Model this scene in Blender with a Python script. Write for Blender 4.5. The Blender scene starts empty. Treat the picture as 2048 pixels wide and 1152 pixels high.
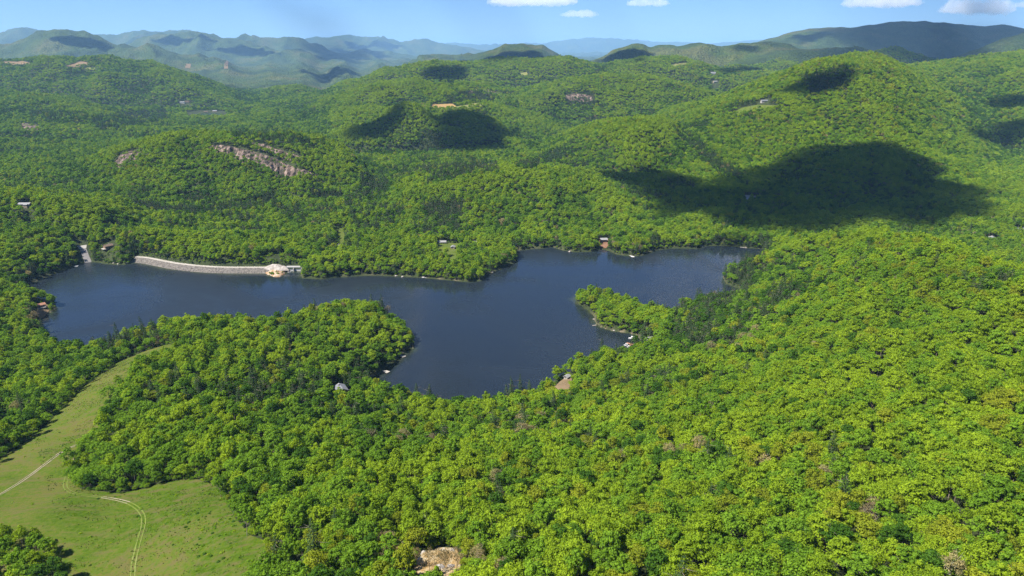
import bpy, bmesh, math, random
import numpy as np
from mathutils import Vector, Matrix
from mathutils.geometry import delaunay_2d_cdt

rnd = random.Random(7)
rng = np.random.default_rng(11)
scene = bpy.context.scene
COL = scene.collection
sm = lambda a, b, t: (lambda s: s * s * (3 - 2 * s))(np.clip((t - a) / (b - a), 0, 1))

# ------------------------------------------------------------------ camera
HC, PITCH, FPX = 300.0, math.radians(18.9), 1365.33     # height over the lake, tilt, focal length for a 2048 px wide frame
SP, CP = math.sin(PITCH), math.cos(PITCH)
cam_d = bpy.data.cameras.new('camera')
cam = bpy.data.objects.new('camera', cam_d); COL.objects.link(cam)
cam.location = (0, 0, HC); cam.rotation_euler = (math.pi / 2 - PITCH, 0, 0)
cam_d.sensor_width = 36; cam_d.lens = 36 * FPX / 2048
cam_d.clip_start = 1; cam_d.clip_end = 200000
scene.camera = cam

def pd(u, v, D):                       # a sight line followed D metres along the view axis
    a, b = (u - 1024) / FPX, (v - 576) / FPX
    return (a * D, (CP - b * SP) * D, HC - (SP + b * CP) * D)
def pz(u, v, z):                       # a sight line followed down to height z
    b = (v - 576) / FPX
    return pd(u, v, (HC - z) / (SP + b * CP))

# ------------------------------------------------------------------ value noise
def _h(ix, iy, s):
    n = (ix * 374761393 + iy * 668265263 + s * 1442695041) & 0xFFFFFFFF
    n = ((n ^ (n >> 13)) * 1274126177) & 0xFFFFFFFF
    n = ((n ^ (n >> 16)) * 2246822519) & 0xFFFFFFFF
    return ((n ^ (n >> 15)) & 0xFFFF) / 32767.5 - 1.0
def vnoise(x, y, s=0):
    x = np.asarray(x, float); y = np.asarray(y, float)
    fx, fy = np.floor(x), np.floor(y); ix, iy = fx.astype(np.int64), fy.astype(np.int64)
    tx, ty = x - fx, y - fy
    tx = tx * tx * tx * (tx * (tx * 6 - 15) + 10); ty = ty * ty * ty * (ty * (ty * 6 - 15) + 10)
    a = _h(ix, iy, s) * (1 - tx) + _h(ix + 1, iy, s) * tx
    b = _h(ix, iy + 1, s) * (1 - tx) + _h(ix + 1, iy + 1, s) * tx
    return a * (1 - ty) + b * ty
def fbm(x, y, s=0, o=4):
    r, a, t = 0, 1.0, 0
    for k in range(o):
        r = r + a * vnoise(x * 2 ** k, y * 2 ** k, s + k); t += a; a *= .5
    return r / t
def ridged(x, y, s=0, o=3):
    r, a, t = 0, 1.0, 0
    for k in range(o):
        r = r + a * (1 - 2 * np.abs(vnoise(x * 2 ** k, y * 2 ** k, s + k))); t += a; a *= .5
    return r / t

# ------------------------------------------------------------------ the lake's outline: (u, v, height the sight line meets: 0 = water's edge, 13 = crown tops on the bank)
T = 10.5
SHORE = [(45,572,0),(75,562,0),(100,550,0),(130,540,0),(160,529,0),(176,523,0),(195,524,0),(215,528,0),(250,529,0),(262,526,0),
 (275,525,0),(300,530,0),(340,538,0),(380,543,0),(420,546,0),(460,547,0),(530,547,0),(540,551,0),(558,552,0),(570,547,0),(573,544,0),(601,544,0),
 (604,556,0),(640,558,0),(670,554,0),(720,551,0),(757,550,0),(800,552,0),(850,556,0),(900,560,0),(940,564,0),(962,561,0),(968,552,0),(1000,538,0),
 (1030,525,0),(1035,514,0),(1028,501,0),(1060,498,0),(1085,497,0),(1105,494,0),(1125,500,0),(1150,504,0),(1180,503,0),(1200,498,0),(1215,500,0),
 (1232,508,0),(1250,511,0),(1265,513,0),(1285,510,0),(1315,499,0),(1340,496,0),(1395,497,0),(1405,492,0),(1440,491,0),(1480,493,0),(1500,496,0),(1520,497,0),
 (1532,497,0),(1526,504,0),(1520,513,T),(1490,520,T),(1462,535,T),(1446,553,0),(1453,567,0),(1480,578,0),(1484,590,T),(1450,590,T),(1395,590,T),(1365,598,T),(1356,608,T),
 (1352,618,T),(1330,618,T),(1300,612,T),(1262,594,T),(1226,583,T),(1190,576,T),(1162,576,T),(1150,598,0),(1157,608,0),(1175,620,0),(1190,632,0),(1192,645,0),
 (1202,654,0),(1225,662,0),(1262,667,0),(1276,672,0),(1282,682,0),(1278,694,0),(1245,702,T),(1215,699,T),(1190,699,T),(1165,717,T),(1132,727,T),(1104,746,T),
 (1094,764,T),(1085,775,T),(1060,773,T),(1030,788,T),(1000,797,T),(950,803,T),(900,805,T),(860,797,T),(825,783,T),(790,775,T),(760,772,T),(735,762,0),
 (742,755,0),(765,745,0),(785,729,0),(796,716,0),(812,702,0),(822,690,0),(826,684,T),(824,664,T),(812,650,T),(797,645,T),(777,619,T),(750,608,T),
 (700,608,T),(650,616,T),(620,624,T),(590,634,T),(545,648,T),(480,644,T),(430,641,T),(380,644,T),(340,649,T),(300,659,T),(250,669,T),(200,684,T),
 (150,690,T),(115,687,T),(95,673,T),(80,652,0),(80,641,0),(92,632,0),(109,618,0),(111,606,0),(106,592,T),(88,584,T),(62,580,T)]
LAKE = np.array([pz(*s)[:2] for s in SHORE])
def densify(P, step):
    out = []
    for i in range(len(P)):
        a, b = P[i], P[(i + 1) % len(P)]
        n = max(1, int(np.hypot(*(b - a)) / step))
        out += [a + (b - a) * k / n for k in range(n)]
    return np.array(out)
LAKE = densify(LAKE, 14)
_w = np.stack([fbm(LAKE[:, 0] / 22, LAKE[:, 1] / 22, 90, 2), fbm(LAKE[:, 0] / 22, LAKE[:, 1] / 22, 95, 2)], 1)
LAKE = LAKE + _w * 2.2
def inside(P, x, y):
    r = np.zeros(np.shape(x), bool)
    for i in range(len(P)):
        x0, y0 = P[i - 1]; x1, y1 = P[i]
        c = (y0 > y) != (y1 > y)
        if not c.any(): continue
        r ^= c & (x < (x1 - x0) * (y - y0) / (y1 - y0 + 1e-12) + x0)
    return r
def sdist(P, x, y, closed=True):       # distance to the outline, negative inside
    x = np.asarray(x, float); y = np.asarray(y, float)
    d = np.full(x.shape, 1e18)
    for i in range(0 if closed else 1, len(P)):
        x0, y0 = P[i - 1]; ex, ey = P[i][0] - x0, P[i][1] - y0
        t = np.clip(((x - x0) * ex + (y - y0) * ey) / (ex * ex + ey * ey + 1e-12), 0, 1)
        d = np.minimum(d, (x - x0 - t * ex) ** 2 + (y - y0 - t * ey) ** 2)
    d = np.sqrt(d)
    return np.where(inside(P, x, y), -d, d) if closed else d
LX0, LY0 = LAKE.min(0) - 260; LX1, LY1 = LAKE.max(0) + 260
def lake_d(x, y):
    x = np.asarray(x, float); y = np.asarray(y, float)
    d = np.full(x.shape, 300.0)
    m = (x > LX0) & (x < LX1) & (y > LY0) & (y < LY1)
    if m.any(): d[m] = np.minimum(sdist(LAKE, x[m], y[m]), 300)
    return d

# ------------------------------------------------------------------ near land: thin plate surface through ground heights
TC = 12.0                              # crown top to ground
NEAR = []
def nc(u, v, zc, tree=True): x, y, z = pz(u, v, zc); NEAR.append((x, y, z - (TC if tree else 0)))
for a in [(280,1150,84),(285,1020,76),(150,960,60),(230,1000,70),(450,1050,90),(520,1120,96),(60,1040,76),(0,980,60),(100,900,54),(0,900,46),(200,780,44),
          (300,715,37),(370,690,34)]: nc(*a, tree=False)
for a in [(60,1120,92),(0,860,46),(0,780,36),(0,700,24),(120,760,34),(200,720,28),(40,640,18),(500,900,84),(350,850,70),(600,1050,112),(450,760,58),(560,700,42),(600,660,32),
          (700,640,30),(720,700,28),(640,760,36),(560,800,58),(700,850,50),(700,950,86),(870,1120,126),(900,900,62),(900,1000,98),(1050,900,64),(1050,1000,98),(1000,840,32),
          (1150,820,42),(1180,750,22),(1300,720,26),(1300,800,48),(1500,800,84),(1800,800,112),(2040,800,124),(1200,950,92),(1500,950,112),(1900,950,128),
          (1200,1150,134),(1500,1150,138),(2040,1150,142),(1100,1100,126),(1380,650,26),(1500,650,52),(1700,650,92),(1950,650,122),(1250,615,20),(1200,610,18),
          (1600,560,66),(1500,560,30),(1400,610,16)]: nc(*a)
for u, v, D in [(1540,500,960),(1600,484,880),(1700,470,800),(1780,468,770),(1850,475,720),(1920,490,680),(1990,520,610),(2048,540,580),(2150,570,520)]:
    x, y, z = pd(u, v, D); NEAR.append((x, y, z - TC))
    NEAR.append((x * 1.3, y * 1.3, max(8, (z - TC) * .25)))
NEAR += [(-200, 60, 118), (0, 60, 138), (300, 60, 146), (-500, 250, 70), (700, 300, 140), (-700, 600, 30), (900, 500, 120), (-900, 900, 40), (1000, 900, 30),
         (-600, 1100, 30), (0, 1300, 20), (600, 1300, 20), (300, 1200, 10)]
NEAR = np.array(NEAR)
def _tps(r2): return np.where(r2 > 0, r2 * np.log(r2 + 1e-12), 0) * .5
_N = NEAR[:, :2] / 300
_K = _tps(((_N[:, None] - _N[None]) ** 2).sum(-1)) + np.eye(len(_N)) * .004
_P = np.c_[np.ones(len(_N)), _N]
_W = np.linalg.solve(np.block([[_K, _P], [_P.T, np.zeros((3, 3))]]), np.r_[NEAR[:, 2], 0, 0, 0])
def near_z(x, y):
    X, Y = x / 300, y / 300
    z = _W[-3] + _W[-2] * X + _W[-1] * Y
    for k in range(len(_N)): z = z + _W[k] * _tps((X - _N[k, 0]) ** 2 + (Y - _N[k, 1]) ** 2)
    return z

# ------------------------------------------------------------------ hills: crest lines (u, v) at a distance, width of the slope in front and behind, foot height
RIDGES = []
def ridge(D, pts, wf, wb, base, tree=12, spur=.1, seed=0):
    if D >= 6300: k_ = 1.35 if D < 6700 or 1350 < pts[0][0] else 1.75; D *= k_; wf *= 1 + (k_ - 1) * .45; wb *= 1 + (k_ - 1) * .45
    q = []
    for p in pts:
        x, y, z = pd(p[0], p[1], p[2] if len(p) > 2 else D); q.append((x / y, y, z - tree))
    q.sort(); q = np.array(q)
    RIDGES.append(dict(az=q[:, 0], y=q[:, 1], z=q[:, 2], wf=wf, wb=wb, base=base, spur=spur * 1.3, s=seed or len(RIDGES) * 7 + 3))
# beyond the far shore
ridge(1150, [(-250,380),(0,387),(120,392),(200,405,1180),(280,422,1260),(370,426,1300),(470,431,1300),(560,450,1260),(640,480,1220),(700,505,1200)], 170, 300, -4, spur=.05)
ridge(1400, [(640,478,1330),(700,432,1400),(770,384,1450),(850,352,1450),(950,337,1430),(1050,336,1430),(1130,350,1420),(1220,380,1380),(1290,418,1320),(1340,455,1260),(1390,497,1220)], 330, 350, -4, spur=.08)
ridge(1260, [(1330,462),(1360,440),(1400,427),(1440,423),(1490,435),(1530,462),(1570,480)], 110, 120, -3, spur=.04)
ridge(1700, [(60,420,1500),(150,345),(230,302),(330,276),(450,268),(580,266),(640,282),(690,305),(740,350),(800,390)], 400, 350, 0, spur=.12)
ridge(2100, [(1000,345),(1040,316),(1090,300),(1150,269),(1220,246),(1285,238),(1340,246),(1400,288),(1450,330),(1500,372)], 480, 500, 10, spur=.12)
ridge(2650, [(1300,245,2700),(1390,206),(1470,181),(1560,149),(1640,119),(1700,110),(1740,110),(1775,118),(1830,146),(1900,185),(1980,235),(2060,280),(2150,330)], 1350, 900, -6, spur=.16)
ridge(1750, [(1500,420,1500),(1560,372,1600),(1640,315),(1700,298),(1780,296),(1840,320),(1890,365),(1940,420)], 420, 500, -4, spur=.1)
ridge(3300, [(1740,165),(1790,140),(1850,129),(1930,120),(2048,108),(2200,98),(2400,110)], 1700, 900, 20, spur=.14)
ridge(2300, [(600,300),(650,280),(700,257),(745,251),(780,224),(810,208),(835,213),(870,240),(900,262)], 260, 350, 20, spur=.05)
ridge(2450, [(760,300),(830,255),(880,232),(930,224),(990,240),(1030,270),(1080,305)], 420, 400, 15, spur=.1)
ridge(2750, [(480,290),(560,262),(650,240),(740,216),(820,207),(900,209),(960,212),(1040,226),(1120,250),(1200,280)], 500, 500, 10, spur=.1)
ridge(3300, [(600,230),(690,190),(770,160),(830,158),(900,165),(960,172),(1050,178),(1100,170),(1150,158),(1210,150),(1290,152),(1350,170),(1430,190),(1500,215)], 600, 700, 20, spur=.16)
ridge(4200, [(540,205),(640,186),(700,165),(770,141),(850,131),(960,127),(1080,121),(1115,115),(1140,113),(1200,128),(1290,123),(1360,120),(1450,140),(1560,150),(1700,160)], 900, 900, 20, spur=.14)
# the valley side away to the left
ridge(3300, [(-300,150),(-100,175),(0,190),(80,196),(160,205),(230,225),(320,248),(420,262)], 1100, 900, 0, spur=.2)
ridge(4600, [(-300,118),(-100,120),(0,122),(90,119),(200,118),(280,126),(330,137),(400,162),(460,186),(520,204),(600,225)], 1200, 1300, 10, spur=.2)
ridge(4500, [(470,222),(510,200),(550,183),(600,181),(640,192),(690,215)], 500, 600, 8, spur=.1)
ridge(6600, [(-300,80),(-100,88),(0,90),(40,86),(80,73),(110,67),(135,66),(165,72),(230,91),(330,106),(430,129),(520,156),(620,182)], 1600, 1500, 15, spur=.22)
ridge(8000, [(200,120),(300,86),(380,77),(420,80),(470,91),(520,98),(560,106),(620,118),(700,150),(760,172)], 1700, 1600, 20, spur=.3)
ridge(7600, [(420,130),(500,118),(560,112),(620,112),(680,130),(740,155)], 1400, 1200, 15, spur=.25)
ridge(9600, [(340,95),(400,81),(440,82),(470,80),(545,80),(590,86),(640,99),(720,113),(760,126),(820,142)], 1800, 1600, 25, spur=.3)
ridge(11000, [(-300,90),(-50,72),(45,63),(85,72),(130,80),(160,73),(200,72),(240,70),(290,67),(310,71),(380,68),(400,73),(440,83),(500,95)], 2200, 2000, 60, spur=.25)
ridge(11500, [(620,120),(690,113),(730,108),(800,112),(860,120),(940,129),(1000,140)], 1900, 1800, 30, spur=.3)
ridge(15500, [(520,100),(580,95),(615,83),(690,77),(720,78),(770,80),(800,86),(850,85),(880,90),(940,100),(990,107),(1060,120)], 2800, 2500, 60, spur=.3)
ridge(26000, [(-400,95),(0,92),(400,95),(700,95),(840,96),(880,92),(905,89),(960,90),(1000,91),(1080,90),(1130,84),(1165,80),(1195,78),(1230,80),(1290,84),(1350,85),(1420,87),(1480,83),(1545,78),(1600,88),(1800,92),(2300,92)], 5000, 5000, 60, spur=.2)
ridge(20000, [(900,112),(960,108),(1050,112),(1150,110),(1250,108),(1350,106),(1450,102),(1520,100)], 4000, 3000, 60, spur=.3)
# knobs and the long mountain to the right
ridge(6600, [(870,133),(900,127),(930,119),(990,107),(1030,106),(1065,98),(1085,98),(1115,110),(1145,120),(1180,132)], 900, 1000, 180, spur=.14)
ridge(6200, [(1120,135),(1190,113),(1220,101),(1265,92),(1300,103),(1340,98),(1400,90),(1480,88),(1540,90),(1620,110)], 1000, 1200, 170, spur=.2)
ridge(8000, [(1400,110),(1460,95),(1510,87),(1560,75),(1620,60),(1680,56),(1700,58),(1760,50),(1840,45),(1920,50),(1970,54),(2010,50),(2048,55),(2150,60),(2400,70)], 2600, 2500, 150, spur=.16)
ridge(5600, [(1300,150),(1400,138),(1460,122),(1530,113),(1600,105),(1660,97),(1710,96),(1760,112),(1800,125)], 900, 1500, 150, spur=.2)
ridge(5200, [(1680,122),(1730,107),(1770,97),(1800,95),(1825,102),(1860,115),(1900,128)], 700, 700, 180, spur=.1)
ridge(5600, [(1850,130),(1910,113),(1960,98),(2000,84),(2048,62),(2150,45),(2350,60)], 1000, 1500, 170, spur=.16)

def layer(R, az, y):
    zc = np.interp(az, R['az'], R['z']); yc = np.interp(az, R['az'], R['y'])
    e = R['az']; w = (e[-1] - e[0]) * .12
    edge = np.where(az < e[0], np.clip((e[0] - az) / w, 0, 1), np.where(az > e[-1], np.clip((az - e[-1]) / w, 0, 1), 0))
    s0 = R['wf']
    yc = yc + .16 * s0 * fbm(az * y.mean() * 0 + az * 6000 / s0, az * 0, R['s'] + 40, 2)
    t = (y - yc) / np.where(y < yc, R['wf'], R['wb'])
    S = (1 + np.cos(np.pi * np.clip(np.abs(t), 0, 1))) / 2
    hgt = zc - R['base']
    x = az * y
    wx = x + .16 * s0 * fbm(x / (s0 * .8), y / (s0 * .8), R['s'] + 11, 2); wy = y + .16 * s0 * fbm(x / (s0 * .8), y / (s0 * .8), R['s'] + 17, 2)
    n = ridged(wx / (s0 * .5) + 3.1, wy / (s0 * .95), R['s'], 3)
    k = S * (1 - edge)
    return R['base'] + hgt * k + R['spur'] * np.maximum(hgt, 0) * (n - .1) * 4.8 * S * (1 - S) * (1 - edge) - 60 * (1 - sm(0, .14, k))
PADS = []; LOWS = []
def height(x, y):
    x = np.asarray(x, float); y = np.asarray(y, float)
    az = x / np.maximum(y, 1)
    z = 4 + .0035 * np.maximum(y - 3000, 0) + 6 * fbm(x / 400, y / 400, 5, 3)
    soft = np.clip(y * .004, 3, 60)
    for R in RIDGES:
        m = (y > R['y'].min() - R['wf'] * 1.2) & (y < R['y'].max() + R['wb'] * 1.2) & (az > R['az'][0] - .2 * (R['az'][-1] - R['az'][0])) & (az < R['az'][-1] + .2 * (R['az'][-1] - R['az'][0]))
        if m.any():
            L = layer(R, az[m], y[m]); a = z[m]; so = soft[m]
            h = np.clip(.5 + .5 * (L - a) / so, 0, 1)
            z[m] = a + (L - a) * h + so * h * (1 - h)
    g = np.clip(y / 3000, 0, 4) * sm(1250, 2000, y) * (1 - .35 * sm(9000, 14000, y)) * (1 - .7 * sm(.12, .3, az) * sm(6500, 8500, y))
    q = np.clip(y / 4000, 1, 3.5)
    z = z + g * (8.0 * fbm(x / 150, y / 150, 21, 3) + 21.0 * ridged((x + 90 * fbm(x / 300, y / 300, 24, 2)) / 420 / q, (y + 90 * fbm(x / 300, y / 300, 27, 2)) / 420 / q, 23, 3) * q)
    z = z + 8 * ridged(x / 130, y / 130, 29, 2) * sm(1090, 1200, y) * (1 - sm(1250, 2000, y))
    m = y < 1500
    if m.any():
        n = near_z(x[m], y[m]) + 2.2 * fbm(x[m] / 60, y[m] / 60, 31, 3)
        zz = z[m] - 120 * (1 - sm(840, 1040, y[m])); n = n - 220 * sm(1030, 1480, y[m])
        h = np.clip(.5 + .5 * (zz - n) / 8, 0, 1); z[m] = n + (zz - n) * h + 8 * h * (1 - h)
    d = lake_d(x, y)
    k = d < 290
    if k.any():
        dk = d[k]
        land = np.clip(z[k], .6 + np.minimum(.06 * dk, 4), .5 + .42 * np.maximum(dk, 0) + .002 * dk * dk)
        z[k] = np.where(dk > 0, land, np.maximum(-.25 + .22 * dk, -14))
    for P, zm in LOWS:
        c0, c1 = P.min(0), P.max(0); k = (x > c0[0]) & (x < c1[0]) & (y > c0[1]) & (y < c1[1])
        if k.any(): z[k] = np.where(inside(P, x[k], y[k]), np.minimum(z[k], zm), z[k])
    for P, zp in PADS:
        c = P.mean(0); R = np.abs(P - c).max() + 120
        k = (np.abs(x - c[0]) < R) & (np.abs(y - c[1]) < R)
        if k.any():
            dk = sdist(P, x[k], y[k])
            z[k] = np.where(dk < 0, zp - 1.5, np.clip(z[k], zp + .3, zp + .5 + .35 * dk) * (1 - sm(60, 110, dk)) + z[k] * sm(60, 110, dk))
    return z

def hit(u, v, up=0.0):                 # where a sight line meets the ground (or a height `up` above it)
    a, b = (u - 1024) / FPX, (v - 576) / FPX
    D = np.concatenate([np.arange(180, 1500, 1.0), np.geomspace(1500, 30000, 3000)])
    x, y, z = a * D, (CP - b * SP) * D, HC - (SP + b * CP) * D
    h = np.maximum(height(x, y), 0) + up
    i = np.argmax(z <= h)
    if not (z <= h).any(): i = len(D) - 1
    return np.array([x[i], y[i], h[i] - up])
# ------------------------------------------------------------------ small tools
def mesh_np(name, V, F, mats=(), mi=None, smooth=False):
    me = bpy.data.meshes.new(name)
    V = np.asarray(V, float); F = np.asarray(F)
    me.vertices.add(len(V)); me.vertices.foreach_set('co', V.ravel())
    k = F.shape[1]
    me.loops.add(F.size); me.loops.foreach_set('vertex_index', F.ravel().astype(np.int32))
    me.polygons.add(len(F)); me.polygons.foreach_set('loop_start', np.arange(0, F.size, k)); me.polygons.foreach_set('loop_total', np.full(len(F), k))
    for m in mats: me.materials.append(m)
    if mi is not None: me.polygons.foreach_set('material_index', np.asarray(mi, np.int32))
    if smooth: me.polygons.foreach_set('use_smooth', np.ones(len(F), bool))
    me.update(calc_edges=True)
    return me
def attr(me, name, val):
    a = me.attributes.new(name, 'FLOAT', 'POINT'); a.data.foreach_set('value', np.asarray(val, np.float32))
def link(name, me, parent=None, **props):
    o = bpy.data.objects.new(name, me); COL.objects.link(o)
    if parent: o.parent = parent
    for k, v in props.items(): o[k] = v
    return o
def thing(name, loc, label, cat, group=None, rz=0.0):
    o = bpy.data.objects.new(name, None); COL.objects.link(o)
    o.location = loc; o.rotation_euler.z = rz; o.empty_display_size = 1
    o['label'] = label; o['category'] = cat
    if group: o['group'] = group
    return o

class MB:                               # collects boxes, tubes and prisms into one mesh
    def __init__(s): s.bm = bmesh.new()
    def box(s, x0, x1, y0, y1, z0, z1, rz=0, bev=0):
        r = bmesh.ops.create_cube(s.bm, size=1)
        M = Matrix.Rotation(rz, 4, 'Z') @ Matrix.Translation(((x0 + x1) / 2, (y0 + y1) / 2, (z0 + z1) / 2)) @ Matrix.Diagonal((x1 - x0, y1 - y0, z1 - z0, 1))
        bmesh.ops.transform(s.bm, matrix=M, verts=r['verts'])
        if bev:
            e = list({e for v in r['verts'] for e in v.link_edges}); bmesh.ops.bevel(s.bm, geom=e, offset=bev, segments=1, affect='EDGES')
        return s
    def tube(s, a, b, r0, r1, n=6):
        a, b = Vector(a), Vector(b); q = (b - a).to_track_quat('Z', 'Y')
        ra = [s.bm.verts.new(a + q @ Vector((r0 * math.cos(6.2832 * i / n), r0 * math.sin(6.2832 * i / n), 0))) for i in range(n)]
        rb = [s.bm.verts.new(b + q @ Vector((r1 * math.cos(6.2832 * i / n), r1 * math.sin(6.2832 * i / n), 0))) for i in range(n)]
        for i in range(n): s.bm.faces.new((ra[i], ra[(i + 1) % n], rb[(i + 1) % n], rb[i]))
        s.bm.faces.new(rb); s.bm.faces.new(ra[::-1]); return s
    def poly(s, pts):
        s.bm.faces.new([s.bm.verts.new(p) for p in pts]); return s
    def slab(s, pts, t):                # a sloped plate of thickness t (downwards)
        up = [s.bm.verts.new(p) for p in pts]; dn = [s.bm.verts.new((p[0], p[1], p[2] - t)) for p in pts]
        n = len(pts); s.bm.faces.new(up); s.bm.faces.new(dn[::-1])
        for i in range(n): s.bm.faces.new((up[i], dn[i], dn[(i + 1) % n], up[(i + 1) % n]))
        return s
    def mesh(s, name, mat):
        bmesh.ops.recalc_face_normals(s.bm, faces=s.bm.faces)
        me = bpy.data.meshes.new(name); s.bm.to_mesh(me); s.bm.free()
        me.materials.append(mat); return me
    def build(s, name, mat, parent=None, **p): return link(name, s.mesh(name, mat), parent, **p)

# ------------------------------------------------------------------ materials
def newmat(name, rough=.9):
    m = bpy.data.materials.new(name); m.use_nodes = True; nt = m.node_tree
    b = nt.nodes['Principled BSDF']; b.inputs['Roughness'].default_value = rough; b.inputs['Specular IOR Level'].default_value = .2
    return m, nt, b
def N(nt, t, **kw):
    n = nt.nodes.new(t)
    for k, v in kw.items():
        if k in n.inputs: n.inputs[k].default_value = v
        else: setattr(n, k, v)
    return n
def ramp(nt, fac, stops, interp='LINEAR'):
    r = nt.nodes.new('ShaderNodeValToRGB'); r.color_ramp.interpolation = interp
    e = r.color_ramp.elements
    while len(e) < len(stops): e.new(.5)
    for k, (p, c) in enumerate(stops):
        e[k].position = p; e[k].color = (*c, 1) if len(c) == 3 else c
    nt.links.new(fac, r.inputs[0]); return r.outputs[0]
def mixc(nt, f, a, b, mode='MIX'):
    n = nt.nodes.new('ShaderNodeMix'); n.data_type = 'RGBA'; n.blend_type = mode
    for s, v in ((n.inputs['Factor'], f), (n.inputs['A'], a), (n.inputs['B'], b)):
        if hasattr(v, 'links'): nt.links.new(v, s)
        elif isinstance(v, (int, float)): s.default_value = v
        else: s.default_value = (*v, 1)
    return n.outputs['Result']
def math_(nt, op, a, b=0.0, c=0.0):
    n = nt.nodes.new('ShaderNodeMath'); n.operation = op
    for i, v in enumerate((a, b, c)):
        if hasattr(v, 'links'): nt.links.new(v, n.inputs[i])
        else: n.inputs[i].default_value = v
    return n.outputs[0]
def noise(nt, vec, scale, detail=4, rough=.55, dist=0):
    n = nt.nodes.new('ShaderNodeTexNoise'); n.inputs['Scale'].default_value = scale; n.inputs['Detail'].default_value = detail
    n.inputs['Roughness'].default_value = rough; n.inputs['Distortion'].default_value = dist
    if vec is not None: nt.links.new(vec, n.inputs['Vector'])
    return n.outputs['Fac']
def pos(nt): return nt.nodes.new('ShaderNodeNewGeometry').outputs['Position']
def bump(nt, h, strength, dist, b):
    n = nt.nodes.new('ShaderNodeBump'); n.inputs['Strength'].default_value = strength; n.inputs['Distance'].default_value = dist
    nt.links.new(h, n.inputs['Height']); nt.links.new(n.outputs[0], b.inputs['Normal']); return n

def plain(name, c, var=.25, scale=1.5, rough=.85, metal=0, bmp=.2):
    m, nt, b = newmat(name, rough)
    tc = nt.nodes.new('ShaderNodeTexCoord').outputs['Object']
    f = noise(nt, tc, scale, 5, .6)
    lo = tuple(v * (1 - var) for v in c); hi = tuple(min(1, v * (1 + var)) for v in c)
    nt.links.new(ramp(nt, f, [(.3, lo), (.7, hi)]), b.inputs['Base Color'])
    b.inputs['Metallic'].default_value = metal
    if bmp: bump(nt, noise(nt, tc, scale * 4, 4), bmp, .05, b)
    return m

def leafmat(name, c, var=.26, hue=.08, trans=.45):
    m = bpy.data.materials.new(name); m.use_nodes = True; nt = m.node_tree; nt.nodes.clear()
    out = nt.nodes.new('ShaderNodeOutputMaterial')
    oi = nt.nodes.new('ShaderNodeObjectInfo')
    c = np.array(c)
    a = tuple(c * (1 - var) * np.array([1 - hue * 1.6, 1, 1])); b_ = tuple(c * (1 + var) * np.array([1 + hue * .7, 1, .9]))
    reg = noise(nt, oi.outputs['Location'], .012, 2)      # stands of one kind differ from the next
    f = math_(nt, 'ADD', math_(nt, 'MULTIPLY', oi.outputs['Random'], .42), math_(nt, 'MULTIPLY', math_(nt, 'SUBTRACT', reg, .24), 1.1))
    col = ramp(nt, f, [(.05, a), (.5, tuple(c)), (.95, b_)])
    tc = nt.nodes.new('ShaderNodeTexCoord').outputs['Object']
    sp = noise(nt, tc, .55, 3, .6)
    col = mixc(nt, 1.0, col, ramp(nt, sp, [(.3, (.62, .66, .6)), (.7, (1.28, 1.22, 1.05))]), 'MULTIPLY')
    d = nt.nodes.new('ShaderNodeBsdfDiffuse'); t = nt.nodes.new('ShaderNodeBsdfTranslucent'); mx = nt.nodes.new('ShaderNodeMixShader')
    nt.links.new(col, d.inputs[0]); nt.links.new(mixc(nt, 1.0, col, (1.15, 1.1, .6), 'MULTIPLY'), t.inputs[0]); mx.inputs[0].default_value = trans
    nt.links.new(d.outputs[0], mx.inputs[1]); nt.links.new(t.outputs[0], mx.inputs[2]); nt.links.new(mx.outputs[0], out.inputs[0])
    return m
LM = dict(lime=leafmat('lime_leaves', (.218, .320, .022)), green=leafmat('green_leaves', (.150, .268, .024)), deep=leafmat('deep_green_leaves', (.066, .145, .018)),
          olive=leafmat('olive_leaves', (.222, .270, .024)), pine=leafmat('pine_needles', (.036, .062, .024), .25, .05, .1),
          pale=leafmat('pale_blossom', (.33, .29, .15), .2), brown=leafmat('brown_buds', (.25, .20, .12), .2))
BARK = plain('grey_bark', (.14, .115, .09), .35, 2); PALEBARK = plain('pale_bark', (.30, .27, .23), .3, 2)

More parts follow.
